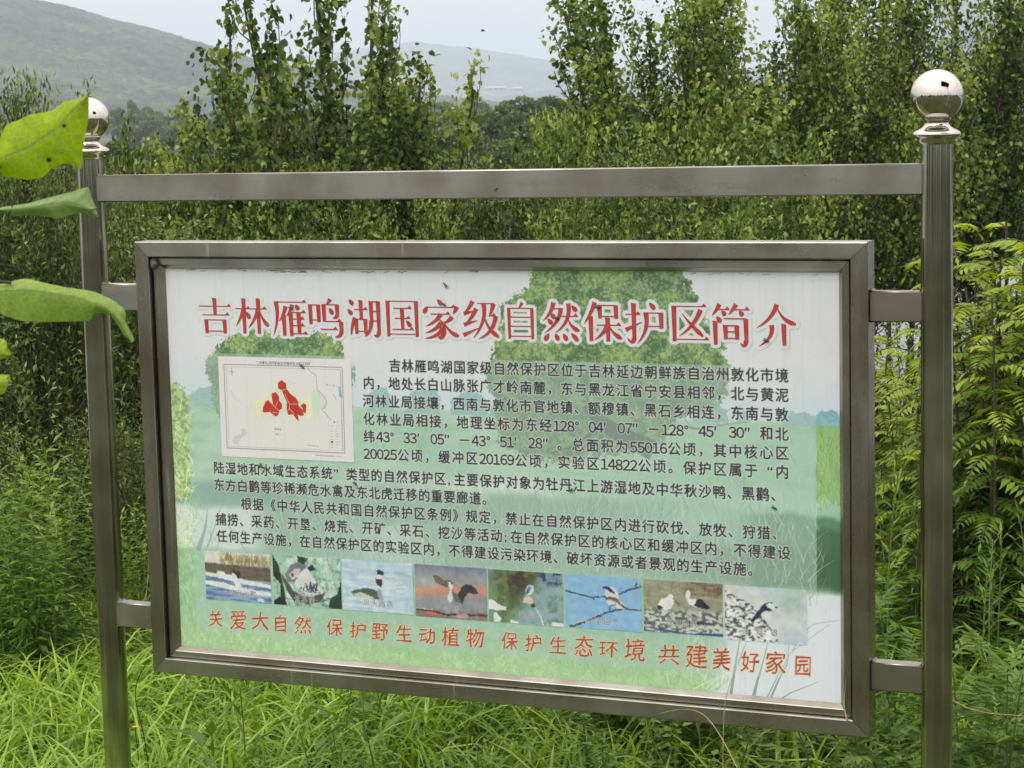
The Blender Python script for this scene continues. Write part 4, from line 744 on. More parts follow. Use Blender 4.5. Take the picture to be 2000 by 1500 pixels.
    q = P(5); q.mix(q.U * 0 + 1, (.52, .72, .86)); q.line([(0, 44), (40, 52), (70, 57), (100, 55), (118, 52), (150, 44), (180, 30), (212, 20)], 3.6, (.22, .23, .30)); q.line([(196, 20), (200, 10)], 3, INK); q.line([(74, 56), (82, 64)], 2.4, INK); q.line([(10, 141), (50, 124), (90, 106), (120, 94), (150, 84), (212, 82)], 7, (.24, .25, .30), 1, 2.5); q.line([(20, 134), (60, 117), (96, 100)], 3, (.78, .80, .80))
    q.poly([(112, 30), (124, 24), (136, 28), (148, 44), (150, 60), (164, 72), (170, 84), (150, 82), (134, 74), (122, 78), (114, 62), (112, 46)], (.84, .84, .82)); q.poly([(106, 27), (112, 25), (126, 30), (136, 38), (140, 44), (130, 42), (118, 34), (107, 32)], (.14, .18, .32)); q.poly([(112, 56), (126, 52), (146, 56), (152, 66), (166, 76), (188, 82), (170, 84), (150, 72), (132, 62), (114, 62)], (.36, .33, .32)); q.line([(118, 60), (140, 62), (160, 76)], 1.6, (.72, .70, .66)); q.line([(124, 76), (122, 94)], 2, (.2, .2, .24)); q.line([(128, 76), (142, 72)], 3, (.3, .3, .32)); put(5, q)
    q = P(6); q.mix(q.U * 0 + 1, (.56, .58, .48)); q.mix((1 - sstep(26, 44, q.V + 10 * q.n(20))) * sstep(90, 120, q.U), (.42, .36, .28)); q.mix(sstep(.5, .7, q.n(6, 3, 30)) * .5, (.68, .70, .60)); q.blades(120, 0, 212, 16, 40, 24, [(.64, .62, .46), (.40, .38, .28)], rng, .5, .25, 2)
    st = q.n(5, 2, 9); q.mix(sstep(64, 84, q.V) * sstep(.5, .58, st) * .8, (.82, .86, .84)); q.mix(sstep(64, 84, q.V) * sstep(.46, .40, st) * .8, (.26, .32, .34)); q.poly([(0, 124), (60, 128), (120, 134), (214, 128), (214, 137), (120, 137), (40, 132)], (.18, .32, .56)); q.ell(150, 105, 42, 4, (.22, .27, .30))
    q.poly([(40, 62), (48, 48), (64, 42), (70, 36), (78, 34), (84, 42), (82, 60), (74, 74), (58, 78), (44, 72)], W8); q.poly([(38, 68), (46, 66), (54, 72), (44, 78), (38, 74)], INK); q.line([(82, 44), (92, 56), (100, 64)], 3.4, (.30, .28, .26), 1, 1.5)
    q.poly([(116, 24), (122, 20), (128, 26), (126, 42), (142, 44), (160, 44), (158, 60), (140, 66), (124, 58), (116, 44)], W8); q.poly([(146, 44), (158, 42), (170, 54), (182, 64), (170, 68), (148, 64), (136, 62)], (.17, .18, .20)); q.line([(142, 64), (146, 80), (146, 100)], 3, (.66, .66, .62)); q.line([(152, 66), (158, 78)], 2.4, (.7, .7, .66)); put(6, q)
    q = P(7); q.mix(q.U * 0 + 1, (.80, .84, .84)); q.mix(np.exp(-(((q.U - 170) / 46) ** 2 + ((q.V - 32) / 34) ** 2)) * .8, (.60, .74, .68)); q.mix(np.exp(-(((q.U - 120) / 40) ** 2 + ((q.V - 10) / 20) ** 2)) * .5, (.70, .78, .82)); q.mix(np.exp(-(((q.U - 180) / 40) ** 2 + ((q.V - 130) / 20) ** 2)) * .6, (.66, .76, .86))
    sl = q.polymask([(0, 6), (20, 22), (60, 40), (90, 62), (112, 96), (136, 128), (140, 142), (0, 142)]).astype(np.float32); st = q.n(4, 2, 8); q.mix(sl, (.80, .83, .82)); q.mix(sl * sstep(.46, .36, st) * .9, (.24, .27, .28)); q.mix(sl * sstep(.56, .64, st), (.90, .92, .91)); q.line([(90, 66), (112, 98), (130, 124)], 6, (.30, .33, .35), .8, 3)
    q.poly([(68, 88), (78, 72), (90, 60), (94, 48), (106, 40), (120, 36), (128, 38), (116, 42), (122, 54), (124, 60), (104, 60), (94, 68), (84, 80), (74, 92)], (.15, .16, .20)); q.poly([(108, 44), (118, 38), (130, 44), (132, 52), (122, 56), (112, 50)], W8); q.line([(130, 48), (138, 50)], 2.4, INK); q.poly([(96, 66), (122, 58), (120, 74), (106, 86), (98, 80)], (.84, .86, .86)); put(7, q)
    for (x, y, w, h, _), t, u in zip(PHOTOS, CAPTIONS, ((150, 254, 923), (376, 440, 925), (592, 682, 922), (836, 880, 925), (1056, 1100, 922), (1246, 1338, 926), (1470, 1552, 915), (1672, 1764, 921))):
        v, f = layout(t, u[0], u[1], u[2], min(20, (u[1] - u[0]) / len(t) * .98)); m = rast(c, v, f, np.zeros((H, W), bool)); c.mix(dilate(m, 1.2 * K) * .75, W8); c.mix(m * .8, (.34, .36, .40))
    # --- white outlines round the lettering
    m = np.zeros((H, W), bool)
    for t in BODY:
        v, f = layout(t[0], t[1], t[2], t[3], 37.0); rast(c, v, f, m)
    c.mix(np.clip(boxblur(dilate(m, 2.6 * K).astype(np.float32), 1), 0, 1) * .85, (.86, .89, .88))
    c.mix(boxblur(dilate(m, 1).astype(np.float32), 1) * .75, (.24, .26, .26))
    m = np.zeros((H, W), bool)
    for ch, u0, u1, v0, v1 in HEADING:
        for pl in stroke_polys(ch): c.polymask([(u0 + (x / 100) * (u1 - u0), v0 + (y / 100) * (v1 - v0)) for x, y in pl], m)
    md = np.zeros((H, W), bool); top = int(215 * K); q = dilate(m[:top], 4.5 * K); q = boxblur(q.astype(np.float32), 2 * K) > .4; md[:top] = dilate(q, 4.5 * K)
    sh = np.roll(np.roll(md, int(2 * K), 0), int(2 * K), 1); c.mix(boxblur(sh.astype(np.float32), 2) * .35, (.35, .42, .36)); c.mix(boxblur(md.astype(np.float32), 1), (.842, .866, .876))
    m = np.zeros((H, W), bool)
    for k, (ch, u0, u1, v0, v1) in enumerate(SLOGAN):
        v, f = brush(ch, u0, u1, v0, v1, np.random.default_rng(k)); rast(c, v, f, m)
    c.mix(boxblur(dilate(m, 2.4 * K).astype(np.float32), 1) * .9, (.93, .80, .66))
    # mould dashes and a darker strip along the top edge, and a few stains
    for k in range(70):
        a = rng.uniform(60, 1920) if k % 2 else rng.normal(420, 60); c.line([(a, 2 + rng.uniform(0, 9)), (a + rng.uniform(6, 26), 2 + rng.uniform(0, 9))], rng.uniform(1, 3), (.40, .42, .34), rng.uniform(.3, .8))
    c.mix((1 - sstep(0, 6, V + 3 * N(30))) * .6, (.55, .57, .50))
    c.mix(sstep(.66, .8, N(50, 4, 30)) * .10, (.70, .71, .64))
    for k in range(60): c.ell(rng.uniform(0, PW), rng.uniform(0, PH), .9, .9, (.35, .36, .33), .6)
    # vertical streaks of rain-washed dust
    st = fnoise(H, W, 500 * K, rng, 2, 5 * K); c.mix(sstep(.62, .8, st) * .10, (.72, .73, .68))
    return np.clip(c.a, 0, 1)
# ------------------------------------------------------------------ the information board
def steel_b(base, tarn_refl, r0, r1, sc, vec, streak=.5, bump=.02, dust=.16, drip=.45):
    def b(t, n, l):
        o = n('ShaderNodeOutputMaterial'); p = n('ShaderNodeBsdfPrincipled'); p.inputs['Metallic'].default_value = 1
        tc = n('ShaderNodeTexCoord'); mp = n('ShaderNodeMapping'); mp.inputs['Scale'].default_value = vec; l(tc.outputs['Object'], mp.inputs[0])
        nz = n('ShaderNodeTexNoise'); nz.inputs['Scale'].default_value = sc; nz.inputs['Detail'].default_value = 6; nz.inputs['Roughness'].default_value = .6; l(mp.outputs[0], nz.inputs['Vector'])
        n2 = n('ShaderNodeTexNoise'); n2.inputs['Scale'].default_value = 5; n2.inputs['Detail'].default_value = 5; l(tc.outputs['Object'], n2.inputs['Vector'])
        n3 = n('ShaderNodeTexNoise'); n3.inputs['Scale'].default_value = 330; n3.inputs['Detail'].default_value = 3; l(tc.outputs['Object'], n3.inputs['Vector'])
        mu = n('ShaderNodeMath', operation='MULTIPLY_ADD'); l(nz.outputs[0], mu.inputs[0]); mu.inputs[1].default_value = streak; l(n2.outputs[0], mu.inputs[2])
        r = n('ShaderNodeMapRange'); l(mu.outputs[0], r.inputs[0]); r.inputs[1].default_value = .45 + streak * .38; r.inputs[2].default_value = .58 + streak * .62
        mx = n('ShaderNodeMix', data_type='RGBA'); l(r.outputs[0], mx.inputs[0]); mx.inputs[6].default_value = (*base, 1); mx.inputs[7].default_value = (*tarn_refl, 1)  # second tone: tarnish, and on the posts painted reflection bands too
        # specks of dried dirt
        sp = n('ShaderNodeMapRange'); l(n3.outputs[0], sp.inputs[0]); sp.inputs[1].default_value = .74; sp.inputs[2].default_value = .80; sp.inputs[4].default_value = .0
        m2 = n('ShaderNodeMix', data_type='RGBA'); l(sp.outputs[0], m2.inputs[0]); l(mx.outputs[2], m2.inputs[6]); m2.inputs[7].default_value = (.12, .10, .07, 1)
        l(m2.outputs[2], p.inputs['Base Color']); ro = n('ShaderNodeMapRange'); l(nz.outputs[0], ro.inputs[0]); ro.inputs[1].default_value = .3; ro.inputs[2].default_value = .7; ro.inputs[3].default_value = r0; ro.inputs[4].default_value = r1; l(ro.outputs[0], p.inputs['Roughness'])
        bm = n('ShaderNodeBump'); bm.inputs['Strength'].default_value = bump; bm.inputs['Distance'].default_value = .002; l(nz.outputs[0], bm.inputs['Height']); l(bm.outputs[0], p.inputs['Normal'])
        # pale vertical drip marks left by rain
        m3_ = n('ShaderNodeMapping'); m3_.inputs['Scale'].default_value = (60, 0, 2.0); l(tc.outputs['Object'], m3_.inputs[0]); n4 = n('ShaderNodeTexNoise'); n4.inputs['Scale'].default_value = 1; n4.inputs['Detail'].default_value = 2; l(m3_.outputs[0], n4.inputs['Vector']); dr = n('ShaderNodeMapRange'); l(n4.outputs[0], dr.inputs[0]); dr.inputs[1].default_value = .66; dr.inputs[2].default_value = .74; dr.inputs[4].default_value = drip
        df0 = n('ShaderNodeBsdfDiffuse'); df0.inputs[0].default_value = (.36, .35, .32, 1); ms0 = n('ShaderNodeMixShader'); l(dr.outputs[0], ms0.inputs[0]); l(p.outputs[0], ms0.inputs[1]); l(df0.outputs[0], ms0.inputs[2])
        # film of grey dust over the metal
        df = n('ShaderNodeBsdfDiffuse'); df.inputs[0].default_value = (.16, .14, .10, 1); ms = n('ShaderNodeMixShader'); d2 = n('ShaderNodeMapRange'); l(n2.outputs[0], d2.inputs[0]); d2.inputs[1].default_value = .35; d2.inputs[2].default_value = .7; d2.inputs[3].default_value = dust * .3; d2.inputs[4].default_value = dust; l(d2.outputs[0], ms.inputs[0]); l(ms0.outputs[0], ms.inputs[1]); l(df.outputs[0], ms.inputs[2]); l(ms.outputs[0], o.inputs[0])
    return b
ST_POST = mat('steel_tube_weathered_reflections', steel_b((.55, .535, .47), (.29, .265, .20), .05, .17, 9, (3, 3, .03), .55, .0, .09, 0))  # vertical light and dark reflection bands painted into the colour, mixed with tarnish
ST_H = mat('steel_box_section_brushed', steel_b((.485, .475, .43), (.35, .325, .27), .24, .36, 10, (.3, 1, 2), .25, .0))
ST_V = mat('steel_upright_brushed', steel_b((.41, .385, .325), (.27, .24, .18), .20, .34, 10, (2, 1, .3), .3, .0))
ST_BALL = mat('polished_steel', steel_b((.68, .645, .60), (.55, .50, .44), .02, .06, 20, (1, 1, 1), .2, .0, .03, 0))
WHITEBACK = noise_mat('grey_backing_sheet', [(.30, .30, .29), (.38, .38, .36)], 6, .5)
GASKET = noise_mat('dark_rubber_gasket', [(.02, .018, .015), (.035, .03, .025)], 30, .7)

def bevel_box(x0, x1, y0, y1, z0, z1, name, m, parent, bv=.0028, seg=3):
    bm = bmesh.new(); bmesh.ops.create_cube(bm, size=1)
    for v in bm.verts: v.co = Vector(((x0 + x1) / 2 + v.co.x * (x1 - x0), (y0 + y1) / 2 + v.co.y * (y1 - y0), (z0 + z1) / 2 + v.co.z * (z1 - z0)))
    ax = 0 if x1 - x0 > z1 - z0 else 2
    ed = [e for e in bm.edges if abs((e.verts[0].co - e.verts[1].co)[ax]) > .5 * ((x1 - x0) if ax == 0 else (z1 - z0))]
    bmesh.ops.bevel(bm, geom=ed, offset=bv, segments=seg, affect='EDGES', profile=.5)
    me = bpy.data.meshes.new(name); bm.to_mesh(me); bm.free(); me.materials.append(m)
    big = max(p.area for p in me.polygons) * .1
    for p in me.polygons: p.use_smooth = p.area < big and bv > .001
    return link(name, me, parent)
import bmesh
def mitre(prof, rails, name, m, parent, gap=.0006):
    """frame of four mitred members. prof = closed (inset, y) section; rails = outer x0,x1,z0,z1. gap: joint"""
    X0, X1, Z0, Z1 = rails; res = []
    spec = {'top_rail': ((X0, Z1, 1, -1), (X1, Z1, -1, -1)), 'bottom_rail': ((X0, Z0, 1, 1), (X1, Z0, -1, 1)), 'left_stile': ((X0, Z0, 1, 1), (X0, Z1, 1, -1)), 'right_stile': ((X1, Z0, -1, 1), (X1, Z1, -1, -1))}
    for k, (A_, B_) in spec.items():
        ends = []
        for (x, z, sx, sz), s in ((A_, 1), (B_, -1)):
            dx, dz = (gap * s, 0) if 'rail' in k else (0, gap * s)
            ends.append([(x + sx * i + dx, y, z + sz * i + dz) for i, y in prof])
        n = len(prof); V = ends[0] + ends[1]; F = [(i, (i + 1) % n, n + (i + 1) % n, n + i) for i in range(n)] + [tuple(range(n))[::-1], tuple(range(n, 2 * n))]
        me = mesh_np(name, V, F, [m[0] if 'rail' in k else m[1]]); bm = bmesh.new(); bm.from_mesh(me); bmesh.ops.recalc_face_normals(bm, faces=bm.faces); bm.to_mesh(me); bm.free()
        o = link(name, me, parent); res.append(o)
    return res
def lathe(prof, name, m, parent, loc, seg=48):
    pr = np.array(prof); t = np.arange(seg) * 2 * math.pi / seg; V = np.stack([pr[:, None, 0] * np.cos(t), pr[:, None, 0] * np.sin(t), np.broadcast_to(pr[:, 1:2], (len(pr), seg))], -1).reshape(-1, 3)
    i, j = np.meshgrid(np.arange(len(pr) - 1), np.arange(seg), indexing='ij'); i = i.ravel(); j = j.ravel(); k = (j + 1) % seg
    return link(name, mesh_np(name, V, np.stack([i * seg + j, i * seg + k, (i + 1) * seg + k, (i + 1) * seg + j], 1), [m], smooth=True), parent, loc)

board = empty('information_board', (0, 0, 0)); tag(board, 'stainless steel notice board with ball-topped posts, red Chinese heading and printed nature reserve text', 'notice board')
for sx in (-1, 1):
    post = lathe([(.0379, -.45), (.0381, 0), (.0381, 1.0), (.0381, 2.0835)], 'post', ST_POST, board, (1.2 * sx, 0, 0), 56)
    lathe([(.0382, 2.080), (.0455, 2.084), (.0470, 2.089), (.0462, 2.094), (.0500, 2.0965), (.0556, 2.0995), (.0570, 2.1035), (.0545, 2.1085), (.0480, 2.113), (.0400, 2.1165), (.0330, 2.121), (.0285, 2.127), (.0275, 2.134), (.0310, 2.136), (.0335, 2.1405), (.0335, 2.146), (.0290, 2.151)], 'collar', ST_BALL, post, (0, 0, 0))
    t = np.linspace(-math.pi / 2 + .35, math.pi / 2, 26); rb = .0620 if sx > 0 else .0600
    lathe([(rb * math.cos(x), 2.1945 + rb * math.sin(x)) for x in t], 'ball_finial', ST_BALL, post, (0, 0, 0), 56)
    for z0, z1 in ((1.6552, 1.7299), (.7392, .8102)):
        xa, xb = sorted((sx * 1.0425, sx * 1.168)); bevel_box(xa, xb, -.0195, .022, z0, z1, 'bracket', ST_H, board)
        for xw, zz in ((sx * 1.166, z0), (sx * 1.166, z1), (sx * 1.044, z0), (sx * 1.044, z1)):      # weld beads
            q = np.linspace(-.019, .021, 7); V, F = tube(np.stack([xw + 0 * q, q, zz + .0008 * np.sin(q * 900)], 1), .0032, 6); link('weld_bead', mesh_np('weld_bead', V, F, [ST_V], smooth=True), board)
bevel_box(-1.168, 1.168, -.020, .022, 1.9612, 2.0354, 'crossbar', ST_H, board)
for sx in (-1, 1):
    for zz in (1.9612, 2.0354):
        q = np.linspace(-.020, .021, 7); V, F = tube(np.stack([sx * 1.166 + 0 * q, q, zz + 0 * q], 1), .0034, 6); link('weld_bead', mesh_np('weld_bead', V, F, [ST_V], smooth=True), board)
tk, yf, yb = .0432, -.035, .030; c_ = .003
mitre([(c_, yf), (tk - c_, yf), (tk - .0009, yf + .0009), (tk, yf + c_), (tk, yb), (0, yb), (0, yf + c_), (.0009, yf + .0009)], (-1.0422, 1.0408, .6196, 1.8501), 'frame_member', (ST_H, ST_V), board)
ti = .030   # inner glazing trim, standing a little proud of the sheet with a dark groove between it and the tube
mitre([(.0, -.004), (.0, -.016), (.0015, -.018), (ti - .012, -.018), (ti - .010, -.016), (ti - .002, -.0052), (ti, -.0022), (ti, -.0010), (.004, -.0010)], (-.9945, .9910, .6640, 1.8035), 'glazing_trim', (ST_H, ST_V), board)
bevel_box(-.9985, .9945, -.0008, .006, .6622, 1.8066, 'backing_sheet', WHITEBACK, board, .0002, 1)
g4 = [(-.9989, .9949, .6619, 1.8070)]

# printed sheet, with its own picture material
PRINT = paint_print()
img = bpy.data.images.new('board_print', PRINT.shape[1], PRINT.shape[0]); px = np.ones((PRINT.shape[0], PRINT.shape[1], 4), np.float32); px[..., :3] = PRINT[::-1]; img.pixels.foreach_set(px.ravel()); img.update(); img.pack()
def print_b(t, n, l):
    o = n('ShaderNodeOutputMaterial'); p = n('ShaderNodeBsdfPrincipled'); i = n('ShaderNodeTexImage', image=img, interpolation='Cubic', extension='EXTEND'); l(i.outputs[0], p.inputs['Base Color']); p.inputs['Roughness'].default_value = .32; p.inputs['Specular IOR Level'].default_value = .35
    tc = n('ShaderNodeTexCoord'); nz = n('ShaderNodeTexNoise'); nz.inputs['Scale'].default_value = 2.4; nz.inputs['Detail'].default_value = 3; l(tc.outputs['Object'], nz.inputs['Vector']); bm = n('ShaderNodeBump'); bm.inputs['Strength'].default_value = .1; bm.inputs['Distance'].default_value = .02; l(nz.outputs[0], bm.inputs['Height']); l(bm.outputs[0], p.inputs['Normal']); l(p.outputs[0], o.inputs[0])
SHEET = mat('printed_vinyl_sheet', print_b)
def ink(name, c):
    def b(t, n, l):
        o = n('ShaderNodeOutputMaterial'); p = n('ShaderNodeBsdfPrincipled'); tc = n('ShaderNodeTexCoord'); nz = n('ShaderNodeTexNoise'); nz.inputs['Scale'].default_value = 40; l(tc.outputs['Object'], nz.inputs['Vector'])
        mx = n('ShaderNodeMix', data_type='RGBA'); r = n('ShaderNodeMapRange'); l(nz.outputs[0], r.inputs[0]); r.inputs[1].default_value = .35; r.inputs[2].default_value = .75; l(r.outputs[0], mx.inputs[0]); mx.inputs[6].default_value = (*c, 1); mx.inputs[7].default_value = tuple(x * .8 + .05 for x in c) + (1,); l(mx.outputs[2], p.inputs['Base Color']); p.inputs['Roughness'].default_value = .4; l(p.outputs[0], o.inputs[0])
    return mat(name, b)
RED = ink('red_print', (.43, .036, .026)); INKB = ink('black_print', (.030, .036, .036)); ORANGE = ink('orange_red_print', (.42, .085, .035))
PX0, PZ1 = -.9672, 1.7743
panel = empty('panel', (PX0, 0, PZ1)); panel.parent = board
def sheet(name, u, v, w, h, y, parent, label=None):
    ms = [((u) / 1000, y, -(v + h) / 1000), ((u + w) / 1000, y, -(v + h) / 1000), ((u + w) / 1000, y, -v / 1000), (u / 1000, y, -v / 1000)]
    me = mesh_np(name, ms, [(0, 1, 2, 3)], [SHEET]); uvl = me.uv_layers.new(name='uv')
    for i, (a, b) in enumerate(((u, v + h), (u + w, v + h), (u + w, v), (u, v))): uvl.data[i].uv = (a / PW, 1 - b / PH)
    o = link(name, me, parent)
    if label: o['label'] = label
    return o
bg = sheet('printed_background', -4, -4, PW + 8, PH + 8, -.0012, panel)
sheet('map_print', *MAPBOX, -.0020, panel, 'small white map with red reserve zones at the upper left of the sheet')
for x, y, w, h, lab in PHOTOS: sheet('bird_photo', x, y, w, h, -.0020, panel, lab)
def flat(name, V, F, y, m, parent):
    V = np.asarray(V); o = link(name, mesh_np(name, np.stack([V[:, 0] / 1000, np.broadcast_to(y, len(V)), -V[:, 1] / 1000], 1), F, [m]), parent); return o
for ch, u0, u1, v0, v1 in HEADING:
    V, F, Y_, n = [], [], [], 0
    for k, pl in enumerate(stroke_polys(ch)):
        q = [(u0 + x / 100 * (u1 - u0), v0 + y / 100 * (v1 - v0)) for x, y in pl]; V += q; Y_ += [-.0017 - k * .00006] * len(q)
        m2_ = len(q) // 2
        F += [tuple(range(n, n + len(q)))] if len(q) < 6 else [(n + i, n + i + 1, n + len(q) - 2 - i, n + len(q) - 1 - i) for i in range(m2_ - 1)]
        n += len(q)
    flat('heading_character', V, F, np.array(Y_), RED, panel)
for t_ in BODY:
    V, F = layout(t_[0], t_[1], t_[2], t_[3], 37.0); flat('text_line', V, F, -.0018, INKB, panel)
for k, (ch, u0, u1, v0, v1) in enumerate(SLOGAN):
    V, F = brush(ch, u0, u1, v0, v1, np.random.default_rng(k)); flat('slogan_character', V, F, -.0018, ORANGE, panel)
# ------------------------------------------------------------------ big leaves hanging into the picture at the left edge, two metres from the lens
def bigleaf_b(t, n, l):
    o = n('ShaderNodeOutputMaterial'); p = n('ShaderNodeBsdfPrincipled'); tc = n('ShaderNodeTexCoord'); at = n('ShaderNodeAttribute', attribute_name='tint'); a2 = n('ShaderNodeAttribute', attribute_name='vein')
    nz = n('ShaderNodeTexNoise'); nz.inputs['Scale'].default_value = 40; nz.inputs['Detail'].default_value = 5; l(tc.outputs['Object'], nz.inputs['Vector'])
    cr = n('ShaderNodeValToRGB'); e = cr.color_ramp.elements; e[0].color = (.44, .60, .28, 1); e[1].color = (.48, .64, .012, 1); e[1].position = 1; l(at.outputs['Fac'], cr.inputs[0])
    mx = n('ShaderNodeMix', data_type='RGBA'); vm = n('ShaderNodeMath', operation='MULTIPLY'); l(a2.outputs['Fac'], vm.inputs[0]); vm.inputs[1].default_value = .75; l(vm.outputs[0], mx.inputs[0]); l(cr.outputs[0], mx.inputs[6]); mx.inputs[7].default_value = (.40, .50, .20, 1)
    m2 = n('ShaderNodeMix', data_type='RGBA', blend_type='MULTIPLY'); r = n('ShaderNodeMapRange'); l(nz.outputs[0], r.inputs[0]); r.inputs[3].default_value = .8; r.inputs[4].default_value = 1.15; m2.inputs[0].default_value = 1; l(mx.outputs[2], m2.inputs[6]); l(r.outputs[0], m2.inputs[7])
    n3 = n('ShaderNodeTexVoronoi'); n3.inputs['Scale'].default_value = 26; l(tc.outputs['Object'], n3.inputs['Vector']); sp = n('ShaderNodeMapRange'); l(n3.outputs['Distance'], sp.inputs[0]); sp.inputs[1].default_value = .085; sp.inputs[2].default_value = .05
    m3 = n('ShaderNodeMix', data_type='RGBA'); l(sp.outputs[0], m3.inputs[0]); l(m2.outputs[2], m3.inputs[6]); m3.inputs[7].default_value = (.10, .11, .02, 1)
    vn = n('ShaderNodeTexVoronoi', feature='DISTANCE_TO_EDGE'); vn.inputs['Scale'].default_value = 150; l(tc.outputs['Object'], vn.inputs['Vector']); ve = n('ShaderNodeMapRange'); l(vn.outputs['Distance'], ve.inputs[0]); ve.inputs[1].default_value = .0; ve.inputs[2].default_value = .12; ve.inputs[3].default_value = 1.16; ve.inputs[4].default_value = .97; m4 = n('ShaderNodeMix', data_type='RGBA', blend_type='MULTIPLY'); m4.inputs[0].default_value = 1; l(m3.outputs[2], m4.inputs[6]); l(ve.outputs[0], m4.inputs[7]); m3 = m4
    l(m3.outputs[2], p.inputs['Base Color']); p.inputs['Roughness'].default_value = .55; p.inputs['Specular IOR Level'].default_value = .22; tr = n('ShaderNodeBsdfTranslucent'); l(m3.outputs[2], tr.inputs[0]); ms = n('ShaderNodeMixShader'); ms.inputs[0].default_value = .62; l(p.outputs[0], ms.inputs[1]); l(tr.outputs[0], ms.inputs[2])
    bm = n('ShaderNodeBump'); bm.inputs['Strength'].default_value = .5; bm.inputs['Distance'].default_value = .001; l(a2.outputs['Fac'], bm.inputs['Height']); l(bm.outputs[0], p.inputs['Normal']); l(ms.outputs[0], o.inputs[0])
BIGLEAF = mat('broad_leaf', bigleaf_b)
branch = empty('broad_leaved_branch', world(-.60, 2.15) + (1.95,), YAW); tag(branch, 'branch with big bright green leaves at the left edge before the post', 'branch')
# local frame: x right, y away, z up (metres); leaf = midrib, upper and lower margin curves
def bl(mid, upper, lower, tint, cup, tilt, veins=9, wav=.0028, seed=0):
    def rs(c, n):
        c = np.array(c, float); s = np.concatenate([[0], np.cumsum(np.linalg.norm(np.diff(c, axis=0), axis=1))]); t = np.linspace(0, s[-1], n); return np.stack([np.interp(t, s, c[:, 0]), np.interp(t, s, c[:, 1])], 1)
    n, m = 56, 13; M, U_, L_ = rs(mid, n), rs(upper, n), rs(lower, n); rows = []
    g = np.random.default_rng(seed); wv = np.cumsum(g.normal(0, 1, n)); wv = (wv - wv.mean()) / (wv.std() + 1e-6)
    k5 = np.ones(3) / 3; U_ = np.stack([np.convolve(np.pad(U_[:, i], 1, 'edge'), k5, 'valid') for i in (0, 1)], 1); L_ = np.stack([np.convolve(np.pad(L_[:, i], 1, 'edge'), k5, 'valid') for i in (0, 1)], 1)
    V, vein = [], []
    for side, E_ in ((-1, L_), (1, U_)):
        ks = range(m, 0, -1) if side < 0 else range(0, m + 1)
        for k in ks:
            f = k / m; q = M + (E_ - M) * f; s = np.linspace(0, 1, n)
            yy = tilt * s + cup * f * f * (1 if side > 0 else .7) + wav * f * np.sin(s * 15 + side + seed) * f + .0022 * wv * f * f
            V.append(np.stack([q[:, 0], yy, q[:, 1]], 1)); ph = s * veins - f * .9
            vn = np.maximum(np.exp(-((ph - np.round(ph)) / .07) ** 2) * (1 - f) ** .3 * .8, np.exp(-(f / .05) ** 2)); vein.append(vn)
    V = np.array(V); K = len(V); i, j = np.meshgrid(np.arange(K - 1), np.arange(n - 1), indexing='ij'); i = i.ravel(); j = j.ravel()
    F = np.stack([i * n + j, (i + 1) * n + j, (i + 1) * n + j + 1, i * n + j + 1], 1); V = V.reshape(-1, 3)
    nb = len(V); F2 = F[:, ::-1] + nb; Vb = V + [0, .0005, 0]
    me = mesh_np('leaf', np.vstack([V, Vb]), np.vstack([F, F2]), [BIGLEAF], smooth=True, tint=np.full(2 * nb, tint)); at = me.attributes.new('vein', 'FLOAT', 'POINT'); at.data.foreach_set('value', np.tile(np.concatenate(vein), 2).astype(np.float32))
    return link('leaf', me, branch)
bl([(0.0848, 0.1756), (0.1220, 0.1876), (0.1533, 0.2073), (0.1839, 0.2386)], [(0.0849, 0.1771), (0.0872, 0.1908), (0.0981, 0.2120), (0.1242, 0.2212), (0.1449, 0.2243), (0.1581, 0.2331), (0.1726, 0.2358), (0.1839, 0.2386)], [(0.0847, 0.1740), (0.0919, 0.1601), (0.1199, 0.1560), (0.1360, 0.1593), (0.1437, 0.1688), (0.1582, 0.1726), (0.1673, 0.1683), (0.1722, 0.1641), (0.1751, 0.1814), (0.1828, 0.2142), (0.1839, 0.2386)], 0.92, 0.012, -0.006, seed=1)
bl([(0.0871, 0.1272), (0.1211, 0.1289), (0.1522, 0.1333), (0.1806, 0.125)], [(0.0872, 0.1292), (0.111, 0.1317), (0.137, 0.1383), (0.1578, 0.1429), (0.174, 0.1477), (0.177, 0.1353), (0.1806, 0.125)], [(0.0871, 0.1262), (0.1001, 0.1197), (0.1208, 0.1213), (0.1436, 0.1156), (0.1619, 0.1213), (0.1721, 0.12), (0.1832, 0.1157), (0.1806, 0.125)], 0.05, 0.02, 0.012, seed=2)
bl([(0.0704, 0.0451), (0.1169, 0.0451), (0.1579, 0.0379), (0.1884, 0.0268), (0.2057, 0.0108), (0.2146, -0.0113)], [(0.0707, 0.0503), (0.0863, 0.052), (0.1072, 0.0567), (0.1428, 0.0476), (0.1736, 0.0416), (0.1963, 0.0307), (0.2087, 0.0201), (0.2062, 0.0097), (0.2119, -0.0023), (0.2146, -0.0113)], [(0.0699, 0.0348), (0.0847, 0.0215), (0.0998, 0.0144), (0.1307, 0.0115), (0.1721, 0.0116), (0.1767, 0.0208), (0.1931, 0.0173), (0.1988, 0.0058), (0.2055, -0.0058), (0.2146, -0.0113)], 0.42, 0.016, 0.01, seed=3)
bl([(0.0524, -0.0012), (0.0725, -0.0121), (0.0918, -0.0198)], [(0.053, 0.0092), (0.0732, 0.0009), (0.0874, -0.0062), (0.0918, -0.0198)], [(0.0516, -0.0168), (0.0718, -0.0266), (0.0875, -0.0228), (0.0918, -0.0198)], 0.75, 0.01, 0, seed=4)
